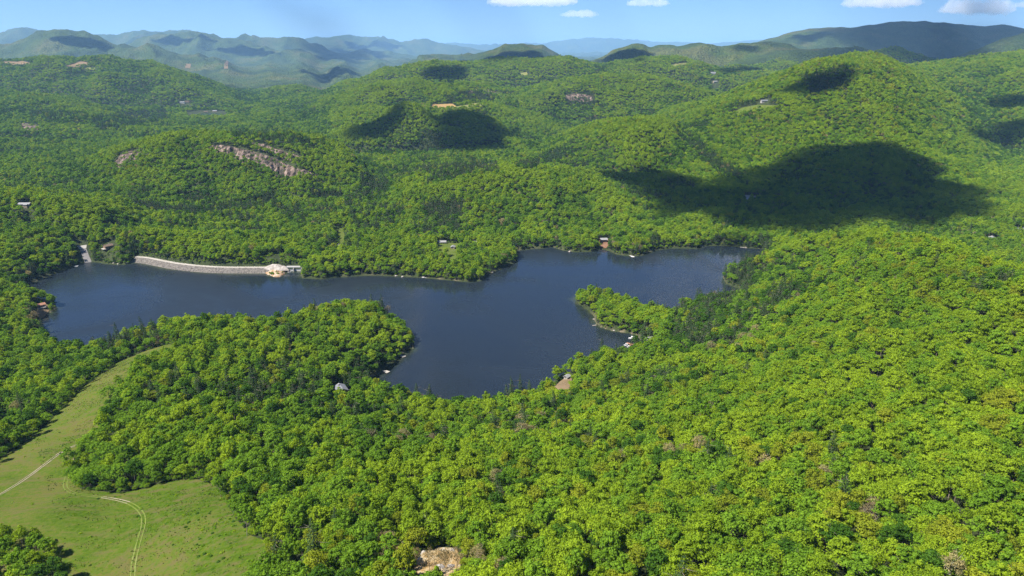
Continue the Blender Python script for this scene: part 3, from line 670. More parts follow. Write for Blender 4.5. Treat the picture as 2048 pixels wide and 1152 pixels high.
gi = ng.nodes.new('NodeGroupInput'); go = ng.nodes.new('NodeGroupOutput'); ip = ng.nodes.new('GeometryNodeInstanceOnPoints'); ci = ng.nodes.new('GeometryNodeCollectionInfo')
ci.inputs['Collection'].default_value = protos; ci.inputs['Separate Children'].default_value = True; ci.inputs['Reset Children'].default_value = True
ip.inputs['Pick Instance'].default_value = True
def named(nm, ty):
    n = ng.nodes.new('GeometryNodeInputNamedAttribute'); n.data_type = ty; n.inputs['Name'].default_value = nm
    return [o for o in n.outputs if o.enabled and o.name == 'Attribute'][0]
e2r = ng.nodes.new('FunctionNodeEulerToRotation')
L = ng.links.new
L(gi.outputs[0], ip.inputs['Points']); L(ci.outputs[0], ip.inputs['Instance']); L(named('kind_index', 'INT'), ip.inputs['Instance Index'])
L(named('tree_turn', 'FLOAT_VECTOR'), e2r.inputs[0]); L(e2r.outputs[0], ip.inputs['Rotation']); L(named('tree_scale', 'FLOAT_VECTOR'), ip.inputs['Scale']); L(ip.outputs[0], go.inputs[0])
md = forest.modifiers.new('trees', 'NODES'); md.node_group = ng
# ------------------------------------------------------------------ lake
def drape(P, s, off, zf=None, seed=0):
    """triangulated sheet over outline P, following the ground"""
    r = np.random.default_rng(seed)
    c0, c1 = P.min(0), P.max(0)
    gx, gy = np.meshgrid(np.arange(c0[0], c1[0], s), np.arange(c0[1], c1[1], s)); g = np.stack([gx.ravel(), gy.ravel()], 1) + r.uniform(-.2, .2, (gx.size, 2)) * s
    g = g[sdist(P, g[:, 0], g[:, 1]) < -.35 * s] if len(g) else g
    n = len(P); pts = [Vector(p) for p in P] + [Vector(p) for p in g]
    vo, _, fo, _, _, _ = delaunay_2d_cdt(pts, [(i, (i + 1) % n) for i in range(n)], [], 1, 1e-4)
    V = np.array([tuple(p) for p in vo]); F = [tuple(f) for f in fo]
    z = (height(V[:, 0], V[:, 1]) + off) if zf is None else np.full(len(V), zf)
    return np.c_[V, z], F
def sheet(name, P, s, off, mat, zf=None, **pr):
    V, F = drape(P, s, off, zf)
    me = bpy.data.meshes.new(name); me.from_pydata([tuple(v) for v in V], [], F); me.materials.append(mat); me.update()
    if me.polygons and me.polygons[0].normal.z < 0: me.flip_normals()
    me.polygons.foreach_set('use_smooth', np.ones(len(me.polygons), bool))
    return link(name, me, **pr)
def water_mat():
    m, nt, b = newmat('lake_water', .08); p = pos(nt)
    a = nt.nodes.new('ShaderNodeAttribute'); a.attribute_name = 'shallow'
    deep = (.0105, .0150, .0200)
    c = mixc(nt, a.outputs['Fac'], deep, ramp(nt, noise(nt, p, .08, 3), [(.3, (.014, .026, .014)), (.7, (.045, .05, .022))]))
    nt.links.new(c, b.inputs['Base Color'])
    b.inputs['IOR'].default_value = 1.33; b.inputs['Specular IOR Level'].default_value = .5
    gust = noise(nt, p, .0042, 4, .55, .8)
    nt.links.new(ramp(nt, gust, [(.40, (.06,) * 3), (.62, (.38,) * 3)]), b.inputs['Roughness'])
    mp = nt.nodes.new('ShaderNodeMapping'); mp.inputs['Scale'].default_value = (.55, 1.0, 1); mp.inputs['Rotation'].default_value = (0, 0, .5); nt.links.new(p, mp.inputs[0])
    h = math_(nt, 'ADD', noise(nt, mp.outputs[0], .42, 4, .6), math_(nt, 'MULTIPLY', noise(nt, mp.outputs[0], .06, 2), 1.2))
    bp = bump(nt, h, .5, .6, b); nt.links.new(ramp(nt, gust, [(.38, (.14,) * 3), (.64, (.36,) * 3)]), bp.inputs['Strength'])
    return m
LP = densify(np.array(LAKE), 14)
g0 = LAKE.mean(0)
def lake():
    # the sheet runs a little way under the banks
    nx, ny = np.meshgrid(np.arange(LAKE[:, 0].min() - 20, LAKE[:, 0].max() + 20, 5.), np.arange(LAKE[:, 1].min() - 20, LAKE[:, 1].max() + 20, 5.))
    d = lake_d(nx.ravel(), ny.ravel()).reshape(nx.shape); i = np.arange(nx.size).reshape(nx.shape)
    F = np.stack([i[:-1, :-1], i[:-1, 1:], i[1:, 1:], i[1:, :-1]], -1).reshape(-1, 4)
    F = F[d.ravel()[F].min(1) < 3.5]
    u, F = np.unique(F, return_inverse=True); F = F.reshape(-1, 4)
    V = np.stack([nx.ravel()[u], ny.ravel()[u], 0 * u], 1); me = mesh_np('lake', V, F, [water_mat()])
    dd = d.ravel()[u]; n = .5 + fbm(V[:, 0] / 60, V[:, 1] / 60, 77, 2)
    attr(me, 'shallow', np.clip(1 + dd / (1.5 + 9 * np.clip(n, 0, 1.2)), 0, 1) ** 1.5)
    link('lake', me, kind='structure')
lake()
pw, nt, b = newmat('pond_water', .1); b.inputs['Base Color'].default_value = (.01, .02, .035, 1); b.inputs['Specular IOR Level'].default_value = .5
sheet('pond', outline([(384,231),(405,227.5),(440,227),(444,232),(415,234.5),(388,235)], 30), 40, 0, pw, zf=_pz, kind='structure')

# ------------------------------------------------------------------ open ground
def turf(name, cols, sc=(.02, .3), streak=None, bumpd=.25):
    m, nt, b = newmat(name, .95); p = pos(nt)
    a = noise(nt, p, sc[0], 5, .6, .6); q = noise(nt, p, sc[1], 5, .65)
    base = ramp(nt, math_(nt, 'ADD', math_(nt, 'MULTIPLY', a, .5), math_(nt, 'MULTIPLY', q, .5)), cols)
    if streak:
        mp = nt.nodes.new('ShaderNodeMapping'); mp.inputs['Rotation'].default_value = (0, 0, streak[0]); mp.inputs['Scale'].default_value = (.028, .22, 1); nt.links.new(p, mp.inputs[0])
        s = noise(nt, mp.outputs[0], 1.0, 5, .65)
        base = mixc(nt, ramp(nt, s, [(.47, (0,) * 3), (.66, (.85,) * 3)]), base, streak[1])
    b.inputs['Specular IOR Level'].default_value = .02; nt.links.new(base, b.inputs['Base Color']); bump(nt, noise(nt, p, 1.2, 4, .7), .9, bumpd, b)
    return m
MEADOW = turf('meadow_grass', [(.32, (.022, .048, .003)), (.43, (.044, .080, .005)), (.51, (.064, .096, .010)), (.60, (.094, .091, .022)), (.70, (.050, .086, .005))], (.018, .45), (-.75, (.095, .082, .032)))
GRASS = turf('lawn_grass', [(.3, (.05, .085, .013)), (.55, (.08, .10, .02)), (.75, (.13, .12, .045))], (.05, .4))
DIRT = turf('bare_earth', [(.3, (.10, .075, .042)), (.55, (.17, .12, .07)), (.75, (.26, .2, .14))], (.08, .7))
REDD = turf('red_earth', [(.3, (.09, .05, .03)), (.55, (.16, .09, .055)), (.75, (.22, .15, .10))], (.1, .7))
GRAVEL = turf('pale_gravel', [(.3, (.2, .18, .15)), (.55, (.3, .275, .24)), (.75, (.4, .37, .33))], (.1, .9), None, .08)
OCHREM = turf('ochre_field', [(.3, (.17, .12, .045)), (.55, (.26, .17, .075)), (.75, (.16, .15, .045))], (.012, .08))
PALEM = turf('hay_field', [(.3, (.09, .12, .035)), (.55, (.15, .15, .05)), (.75, (.2, .17, .08))], (.012, .08))
sheet('meadow', FIELD, 5, .22, MEADOW, kind='structure')
_rg = sheet('rocky_ground', ROCKY, 1.3, .35, turf('sandy_rock', [(.30, (.14, .11, .03)), (.44, (.28, .18, .075)), (.54, (.36, .28, .16)), (.62, (.44, .42, .38)), (.72, (.14, .10, .035))], (.07, .5), None, .6), kind='structure')
for v in _rg.data.vertices: v.co.z += .9 * float(ridged(v.co.x / 6, v.co.y / 6, 333, 3)) * (0 if v.index < len(ROCKY) else 1)
sheet('bare_ground', BANK, 3, .25, DIRT, kind='structure'); sheet('lawn', LAWN1, 5, .4, GRASS, kind='structure'); sheet('lawn', STRIP, 6, .4, GRASS, kind='structure')
sheet('gravel_lot', LOT, 4, .45, GRAVEL, kind='structure'); sheet('bare_ground', TRACKSCAR, 3, .3, REDD, kind='structure'); sheet('bare_ground', CABINYARD, 4, .4, REDD, kind='structure')
sheet('bare_ground', POINTYARD, 4, .3, DIRT, kind='structure'); sheet('field', OCHRE, 25, 1.0, OCHREM, kind='structure'); sheet('field', PALEFIELD, 25, 1.2, PALEM, kind='structure')
sheet('field', HILLYARD, 20, 1.2, GRASS, kind='structure'); sheet('field', ROADBEND, 10, .8, PALEM, kind='structure'); sheet('gravel_lot', SHADYARD, 5, .5, GRAVEL, kind='structure')
for k, P in enumerate(FARPATCH): sheet('bare_ground', P, 60, 2.5, [PALEM, DIRT, DIRT, PALEM, DIRT, DIRT, PALEM][k], kind='structure')

# wheel tracks across the field
def ribbon(name, px, w, offs, mat, off=.35, wv=.12, **pr):
    C = densify(np.array([hit(u, v)[:2] for u, v in px]), 3)[:-1]
    last = np.array(hit(*px[-1])[:2]); cut = np.argmin(np.hypot(*(C - last).T)); C = C[:cut + 1] if cut > 3 else C
    for _ in range(6): C[1:-1] = (C[:-2] + 2 * C[1:-1] + C[2:]) / 4
    C = densify(C, 1.5)[:-1]; cut = np.argmin(np.hypot(*(C - last).T)); C = C[:cut + 1] if cut > 3 else C
    T = np.gradient(C, axis=0); T /= np.linalg.norm(T, axis=1, keepdims=True); Nn = np.stack([-T[:, 1], T[:, 0]], 1)
    V, F = [], []
    s = np.arange(len(C)) * 1.5
    for j, o in enumerate(offs):
        ww = w * (.8 + .5 * fbm(s / 9, s * 0 + j * 9, 200 + j, 3)); oo = o + wv * fbm(s / 14, s * 0 + 3 * j, 220 + j, 2)
        A = C + Nn * (oo - ww / 2)[:, None]; B = C + Nn * (oo + ww / 2)[:, None]; b0 = len(V)
        for P in (A, B): pass
        za, zb = height(A[:, 0], A[:, 1]) + off, height(B[:, 0], B[:, 1]) + off
        for k in range(len(C)): V += [(A[k, 0], A[k, 1], za[k]), (B[k, 0], B[k, 1], zb[k])]
        F += [(b0 + 2 * k, b0 + 2 * k + 2, b0 + 2 * k + 3, b0 + 2 * k + 1) for k in range(len(C) - 1)]
    me = bpy.data.meshes.new(name); me.from_pydata(V, [], F); me.materials.append(mat); me.update()
    if me.polygons[0].normal.z < 0: me.flip_normals()
    return link(name, me, **pr)
RUT = turf('worn_grass', [(.3, (.075, .12, .018)), (.5, (.115, .15, .03)), (.7, (.18, .17, .075))], (.05, .6))
DUST = turf('pale_dust', [(.3, (.18, .15, .10)), (.55, (.27, .23, .17)), (.75, (.36, .32, .26))], (.1, .8), None, .08)
ribbon('dirt_track', [(-40,1012),(0,990),(60,953),(100,922),(130,900),(160,887),(178,885)], .75, (-.75, .75), DUST, kind='structure')
ribbon('dirt_track', [(157,908),(148,925),(138,945),(131,962),(129,974),(138,985),(160,992),(200,996),(235,1000),(262,1008),(280,1020),(289,1035),(288,1055),(280,1080),(272,1105),(266,1130),(265,1160),(266,1220)], .7, (-.85, .85), RUT, kind='structure')
ribbon('dirt_track', [(205,996),(228,999),(246,1003),(258,1007)], .55, (-.8, .8), DUST, .42, kind='structure')
ribbon('dirt_track', [(156,908),(150,919),(146,930)], .5, (-.8, .8), DUST, .42, kind='structure')
ribbon('forest_road', [(600,552),(625,535),(650,521),(668,507),(679,496),(682,470)], 4.5, (0,), GRAVEL, .5, kind='structure') if False else None

# ------------------------------------------------------------------ cliffs of bare rock
def rockmat(name, cs, sc=.12, vert=True):
    m, nt, b = newmat(name, .9); p = pos(nt)
    mp = nt.nodes.new('ShaderNodeMapping'); mp.inputs['Scale'].default_value = (1, .45, .25) if vert else (1, 1, 1); nt.links.new(p, mp.inputs[0])
    f = noise(nt, mp.outputs[0], sc, 6, .68, .4)
    nt.links.new(ramp(nt, f, cs), b.inputs['Base Color']); bump(nt, noise(nt, mp.outputs[0], sc * 2.5, 5, .7), 1, 3 if vert else .5, b)
    return m
CLIFFM = rockmat('cliff_rock', [(.42, (.030, .028, .018)), (.49, (.085, .062, .046)), (.56, (.165, .118, .092)), (.66, (.27, .205, .17))])
for k, P in enumerate(CLIFFS):
    V, F = drape(P, 5 if k in (0, 1, 2, 6) else 12, .6, seed=k)
    edge = np.clip(-sdist(P, V[:, 0], V[:, 1]) / 6, 0, 1)
    n = ridged(V[:, 0] / 14, V[:, 1] / 24, 300 + k, 3) + .8 * fbm(V[:, 0] / 5, V[:, 1] / 8, 310 + k, 2)
    V[:, 2] += edge * (1.4 + 4.6 * n); V[:, 1] -= edge * 3.5 * n
    me = bpy.data.meshes.new('cliff'); me.from_pydata([tuple(v) for v in V], [], F); me.materials.append(CLIFFM); me.update()
    if sum(p.normal.z for p in me.polygons) < 0: me.flip_normals()
    link('cliff', me, kind='structure')
# ------------------------------------------------------------------ materials of built things
CONC = plain('concrete', (.30, .28, .25), .15, .4); WHITE = plain('white_paint', (.46, .45, .43), .06, 1); DARKW = plain('dark_timber', (.07, .045, .03), .3, 2)
BROWN = plain('brown_timber', (.20, .125, .075), .25, 2); REDW = plain('redwood_boards', (.30, .15, .09), .2, 2); GREYW = plain('weathered_boards', (.30, .275, .24), .2, 1.5)
TANW = plain('tan_siding', (.26, .21, .15), .12, 1); PINKW = plain('cedar_siding', (.30, .19, .135), .12, 1)
GREYR = plain('grey_shingles', (.13, .135, .15), .3, 1.5); BROWNR = plain('brown_shingles', (.12, .085, .06), .3, 1.5); WHITER = plain('pale_metal_roof', (.21, .21, .205), .08, .5, .4); REDR = plain('rust_shingles', (.26, .13, .08), .3, 1.5)
GLASS, _nt, _b = newmat('window_glass', .08); _b.inputs['Base Color'].default_value = (.02, .025, .03, 1); _b.inputs['Specular IOR Level'].default_value = .5
RIPRAP = rockmat('riprap', [(.36, (.03, .027, .024)), (.47, (.095, .084, .073)), (.6, (.16, .142, .123)), (.74, (.26, .235, .205))], .55, False)
ORANGE = rockmat('orange_rock', [(.36, (.16, .08, .035)), (.46, (.27, .17, .09)), (.56, (.34, .28, .21)), (.7, (.42, .39, .35))], .16, False)
PALEROCK = rockmat('pale_rock', [(.34, (.17, .145, .12)), (.5, (.28, .25, .22)), (.7, (.38, .355, .32))], .2, False)
def W(u, v, z=0.0): return Vector(pz(u, v, z))

# ------------------------------------------------------------------ dam with its riprap face and crest road
toe = np.array([pz(u, v, 0)[:2] for u, v in [(262,525),(280,526),(300,530),(340,538),(380,543),(420,546),(460,547),(500,547),(535,547),(552,547)]])
toe = densify(toe, 1.1); toe = toe[:np.argmin(np.hypot(*(toe - np.array(pz(552, 547, 0)[:2])).T)) + 1]
for _ in range(25): toe[1:-1] = (toe[:-2] + 2 * toe[1:-1] + toe[2:]) / 4
dt = np.gradient(toe, axis=0); dt /= np.linalg.norm(dt, axis=1, keepdims=True); dn = np.stack([-dt[:, 1], dt[:, 0]], 1)
if dn[:, 1].mean() < 0: dn = -dn
dam = thing('dam', (toe[len(toe) // 2][0], toe[len(toe) // 2][1], 0), 'long curved embankment dam faced with grey riprap holding back the lake', 'dam')
DO = np.array(dam.location)
def dam_strip(name, prof, mat, lump=0.0, sl=slice(None), sd=0):
    """cross section prof [(distance back from the toe, height)] swept along the dam"""
    V = []; A = toe[sl]; B = dn[sl]
    for k, (d, z) in enumerate(prof):
        P = A + B * d; n = lump * (vnoise(P[:, 0] / 1.3, P[:, 1] / 1.3 + z, 501 + sd) + .6 * vnoise(P[:, 0] / .7, P[:, 1] / .7 - z, 505))
        V.append(np.c_[P, z + n] - DO)
    V = np.stack(V); i = np.arange(V.shape[0] * V.shape[1]).reshape(V.shape[:2])
    F = np.stack([i[:-1, :-1], i[:-1, 1:], i[1:, 1:], i[1:, :-1]], -1).reshape(-1, 4)
    me = mesh_np(name, V.reshape(-1, 3), F, [mat]);
    if me.polygons[len(F) // 2].normal.z < 0: me.flip_normals()
    return link(name, me, dam)
dam_strip('riprap_face', [(-1.5, -1.2)] + [(d, 5.6 * d / 9.5) for d in np.arange(0, 9.6, .95)], RIPRAP, .42)
dam_strip('crest_road', [(9.5, 5.55), (9.9, 5.95), (14.2, 6.0)], GRAVEL, .03)
dam_strip('back_slope', [(14.2, 6.0), (15.5, 5.8), (22, 1.5), (27, -3)], turf('bank_weeds', [(.3, (.04, .08, .015)), (.6, (.10, .13, .03)), (.75, (.2, .17, .08))], (.1, .5)), .12)
def boulder_mesh(seed, name, mat, squash=.7):
    r = random.Random(seed); bm = bmesh.new(); bmesh.ops.create_icosphere(bm, subdivisions=2, radius=1)
    for v in bm.verts:
        p = v.co; q = 1 + .28 * float(vnoise(p.x * 1.4 + seed, p.y * 1.4 + p.z * 2.1, seed)) + .14 * float(vnoise(p.x * 3.1, p.y * 3.1 + p.z * 2.7, seed + 2)); v.co = Vector((p.x * q, p.y * q * .85, p.z * q * squash))
    me = bpy.data.meshes.new(name); bm.to_mesh(me); bm.free(); me.materials.append(mat); return me
EB = [boulder_mesh(i, 'edge_stone', CONC if i else WHITE) for i in range(3)]
for k in range(92):
    j = int((k + rnd.uniform(-.25, .25) + .5) / 92 * len(toe)); P = toe[min(j, len(toe) - 1)] + dn[min(j, len(toe) - 1)] * (14.0 + rnd.uniform(-.2, .2))
    o = link('edge_stone', EB[k % 3], dam); o.location = Vector((P[0], P[1], 6.25)) - dam.location; s = rnd.uniform(.38, .62); o.scale = (s, s, s * .9); o.rotation_euler.z = rnd.uniform(0, 6)

# ------------------------------------------------------------------ spillway at the dam's end
a, b_ = W(571, 544), W(603, 544); ax = (b_ - a); Ls = ax.length; rz = math.atan2(ax.y, ax.x)
sp = thing('spillway', a, 'white concrete spillway with a footbridge deck between dam and wooded point', 'spillway', None, rz)
MB().box(0, Ls, 3.2, 8.2, 5.3, 6.0, bev=.05).build('deck', CONC, sp)
MB().box(-.2, Ls + .2, 3.0, 3.25, 6.0, 6.9).build('parapet', WHITE, sp); MB().box(-.2, Ls + .2, 8.15, 8.4, 6.0, 6.9).build('parapet', WHITE, sp)
for k in range(3):
    x = Ls * k / 2; MB().box(x - .6, x + .6, 1.0, 8.0, -3, 5.3, bev=.08).build('pier', CONC, sp)
for k in range(2):
    x = Ls * k / 2; g = MB().box(x + .6, x + Ls / 2 - .6, 4.2, 4.6, -2, 3.7).build('weir_wall', WHITE, sp)
hb_ = W(600, 537, 6); gh = thing('gate_house', (hb_.x + 3, hb_.y + 10, 5), 'small pale concrete gate house at the end of the spillway deck', 'gate house', None, rz)
MB().box(-2.6, 2.6, -2.2, 2.2, -3, 3.2, bev=.05).build('wall', WHITE, gh); MB().box(-2.9, 2.9, -2.5, 2.5, 3.2, 3.55).build('roof', CONC, gh); MB().box(-.5, .5, -2.26, -2.203, 0.3, 2.3).build('door', DARKW, gh)
MB().box(1.2, 2.1, -2.25, -2.203, 1.2, 2.1).build('window', GLASS, gh)

def lump_rock(name, P, peak, mat, seed, label, cat, step=1.2, base=-.6):
    V, F = drape(P, step, 0, 0.0, seed); d = np.clip(-sdist(P, V[:, 0], V[:, 1]), 0, None); W_ = d.max()
    n = ridged(V[:, 0] / 7, V[:, 1] / 7, seed, 4)
    V[:, 2] = base + (peak - base) * np.sqrt(np.clip(d / W_, 0, 1)) * (.8 + .3 * n)
    me = bpy.data.meshes.new(name); c = V.mean(0); me.from_pydata([tuple(v - c) for v in V], [], F); me.materials.append(mat); me.update()
    if sum(p.normal.z for p in me.polygons) < 0: me.flip_normals()
    o = link(name, me, label=label, category=cat); o.location = c; return o
lump_rock('rock_outcrop', densify(np.array([pz(u, v, 0)[:2] for u, v in [(527,545),(536,550),(548,554),(560,554),(570,549),(571,541),(560,537),(540,537)]]), 2), 5.2, ORANGE, 611, 'orange and white bare rock outcrop where the dam meets the spillway', 'rock')
lump_rock('rock_outcrop', densify(np.array([pz(u, v, 6)[:2] for u, v in [(524,536),(532,530),(546,526),(562,527),(576,532),(578,537),(550,538)]]), 2), 9.5, PALEROCK, 617, 'pale bare rock knoll behind the dam crest beside the spillway', 'rock', base=3)

# ------------------------------------------------------------------ boat ramp
ra, rb = W(176, 524, 0), W(169, 511, 3.0); d = (rb - ra); L_ = d.length; side = Vector((-d.y, d.x, 0)).normalized()
ramp_ = thing('boat_ramp', ra, 'grey concrete boat ramp running down through the trees into the lake', 'boat ramp')
def ramp_part(name, w0, w1, s0, s1, up, mat):
    V, F = [], []; n = 14
    for k in range(n + 1):
        s_ = s0 + (s1 - s0) * k / n; c = ra.lerp(rb, s_); w_ = w0 + (w1 - w0) * k / n
        e0, e1 = c + side * w_, c - side * w_; zz = max(-.4 + 4 * max(s_, -.2), float(np.max(height(np.array([e0.x, c.x, e1.x]), np.array([e0.y, c.y, e1.y])))) + up)
        for p, dz in ((e0, 0), (e1, 0), (e1, -.9), (e0, -.9)): V.append((p.x - ra.x, p.y - ra.y, zz + dz))
        if k: F += [tuple(4 * (k - 1) + q for q in (a, b, b + 4, a + 4)) for a, b in ((0, 1), (1, 2), (2, 3))] + [(4 * k - 4, 4 * k, 4 * k + 3, 4 * k - 1)]
    F += [(0, 3, 2, 1), tuple(4 * n + q for q in (0, 1, 2, 3))]
    me = bpy.data.meshes.new(name); me.from_pydata(V, [], F); me.materials.append(mat)
    bm = bmesh.new(); bm.from_mesh(me); bmesh.ops.recalc_face_normals(bm, faces=bm.faces); bm.to_mesh(me); bm.free(); link(name, me, ramp_)
ramp_part('slab', 4.6, 4.2, -.08, 1.0, .35, plain('ramp_concrete', (.15, .14, .135), .2, .5)); ramp_part('apron', 4.4, 6.5, 1.003, 1.2, .4, CONC)

# ------------------------------------------------------------------ jetties and boats
def jetty(u0, v0, u1, v1, w, label, mat, head=None, z=.75, cat='jetty', n=4):
    """deck from shore (u0, v0) to its outer end (u1, v1); head = (length, width) of a platform at that end"""
    a, b = W(u0, v0), W(u1, v1); e = b - a; Lg = e.length
    t = thing('jetty', a, label, cat, None, math.atan2(e.y, e.x))
    MB().box(0, Lg, -w / 2, w / 2, z - .25, z, bev=.03).build('deck', mat, t)
    for k in range(n):
        x = Lg * (k + .6) / n
        for s in (-1, 1): MB().tube((x, s * (w / 2 + .14), -2.5), (x, s * (w / 2 + .14), z + .5), .13, .13).build('post', DARKW, t)
    if head:
        MB().box(Lg + .004, Lg + head[0], -head[1] / 2, head[1] / 2, z - .27, z - .003, bev=.03).build('platform', mat, t)
        for x in (Lg + .4, Lg + head[0] - .4):
            for s in (-1, 1): MB().tube((x, s * (head[1] / 2 + .14), -2.5), (x, s * (head[1] / 2 + .14), z + .6), .13, .13).build('post', DARKW, t)
    return t
jetty(790, 706, 804, 712.5, 2.0, 'pale jetty with square end platform at the tip of the wooded peninsula', GREYW, (4.2, 4.6))
jetty(762, 740.5, 769, 743, 2.2, 'short pale jetty with broad platform in the peninsula cove', GREYW, (5.6, 4.6))
jetty(1198, 491.5, 1206, 497, 1.8, 'white jetty in front of the pale roofed lake house', WHITE, (5, 6))
jetty(1258, 511, 1263, 513, 2.2, 'white floating jetty off the sandy point beside the lake house', WHITE, (6, 4))
jetty(855, 549, 850, 554, 1.6, 'small white jetty under the trees of the far shore', WHITE, (4.5, 7))
jetty(735, 546.5, 763, 549.5, 2.2, 'long low timber jetty along the far shore near the spillway', GREYW, None, .7, n=6)
jetty(1480, 495, 1494, 496.5, 2.6, 'pale jetty in the shaded cove behind the dark trees', GREYW, None)
jetty(1193, 650.5, 1185, 651.5, 1.5, 'grey half sunken jetty off the wooded tongue of land', GREYW, None, .35)
# the timber boat dock with its lift
a, b = W(1277, 692.5), W(1253, 687); e = b - a; Lg = e.length
bd = thing('boat_dock', a, 'red timber boat dock with cross pier and boat slips below the near hill', 'dock', None, math.atan2(e.y, e.x))
MB().box(0, Lg, -1.1, 1.1, .65, .95, bev=.03).build('deck', REDW, bd)
MB().box(Lg * .46, Lg * .46 + 2.6, 1.104, 8.6, .65, .947, bev=.03).build('cross_pier', REDW, bd)
MB().box(Lg * .12, Lg * .2 + 2, 1.104, 3.6, .62, .93, bev=.03).build('cross_pier', GREYW, bd)
for x, y in [(.3, -1.25), (.3, 1.25), (Lg * .3, -1.25), (Lg * .6, -1.25), (Lg - .3, -1.25), (Lg - .3, 1.25), (Lg * .46 - .15, 4), (Lg * .46 - .15, 8.3), (Lg * .46 + 2.75, 4), (Lg * .46 + 2.75, 8.3)]:
    MB().tube((x, y, -3), (x, y, 2.0), .15, .15).build('post', DARKW, bd)
MB().box(Lg * .46 + 4.6, Lg * .46 + 7.8, 2.6, 3.0, .3, 1.4).build('lift_frame', WHITE, bd); MB().box(Lg * .46 + 4.6, Lg * .46 + 7.8, 6.6, 7.0, .3, 1.4).build('lift_frame', WHITE, bd)
def motorboat(name, u, v, rz, Lb, label, top):
    p = W(u, v); t = thing(name, p, label, 'boat', None, rz)
    bm = bmesh.new(); rings = []
    for x, w, k in ((-.5, .30, 0), (-.2, .34, 0), (.15, .33, .02), (.36, .22, .1), (.5, .02, .2)):
        w *= Lb * .42 / .34 * .5; rings.append([bm.verts.new(q) for q in ((x * Lb, -w, .85 + k), (x * Lb, -w * .72, -.15 + k), (x * Lb, w * .72, -.15 + k), (x * Lb, w, .85 + k))])
    for A, B in zip(rings, rings[1:]):
        for i in range(4): bm.faces.new((A[i], B[i], B[(i + 1) % 4], A[(i + 1) % 4]))
    bm.faces.new(rings[0]); bm.faces.new(rings[-1][::-1]); bmesh.ops.recalc_face_normals(bm, faces=bm.faces)
    me = bpy.data.meshes.new('hull'); bm.to_mesh(me); bm.free(); me.materials.append(WHITE); link('hull', me, t)
    MB().box(-.32 * Lb, -.2 * Lb, -.13 * Lb, .13 * Lb, .86, 1.3).build('seat', plain('seat_cloth', (.35, .3, .26)), t)
    MB().box(-.05 * Lb, 0, -.14 * Lb, .14 * Lb, .86, 1.5).build('windscreen', GLASS, t)
    if top:
        MB().slab([(-.36 * Lb, -.18 * Lb, 2.7), (.14 * Lb, -.18 * Lb, 2.75), (.14 * Lb, .18 * Lb, 2.75), (-.36 * Lb, .18 * Lb, 2.7)], .12).build('canopy', WHITE, t)
        for x in (-.34, .12):
            for s in (-1, 1): MB().tube((x * Lb, s * .165 * Lb, .84), (x * Lb, s * .165 * Lb, 2.62), .04, .04, 5).build('canopy_post', CONC, t)
    return t
motorboat('pontoon_boat', 1264, 677.5, 2.95, 8.0, 'white canopied pontoon boat moored above the red boat dock', True)
motorboat('motorboat', 1257, 696, 1.9, 6.2, 'white motorboat in the slip of the red boat dock', True)
motorboat('motorboat', 579, 545, .1, 5.0, 'small white boat drifting in front of the spillway', False)
rf = thing('swim_raft', W(152, 532.5), 'white floating swim raft near the boat ramp', 'raft', None, .2)
MB().box(-3, 3, -2, 2, .15, .55, bev=.05).build('deck', WHITE, rf); MB().box(-2.6, 2.6, -1.7, -1.0, -.4, .147).build('float', CONC, rf); MB().box(-2.6, 2.6, 1.0, 1.7, -.4, .147).build('float', CONC, rf)

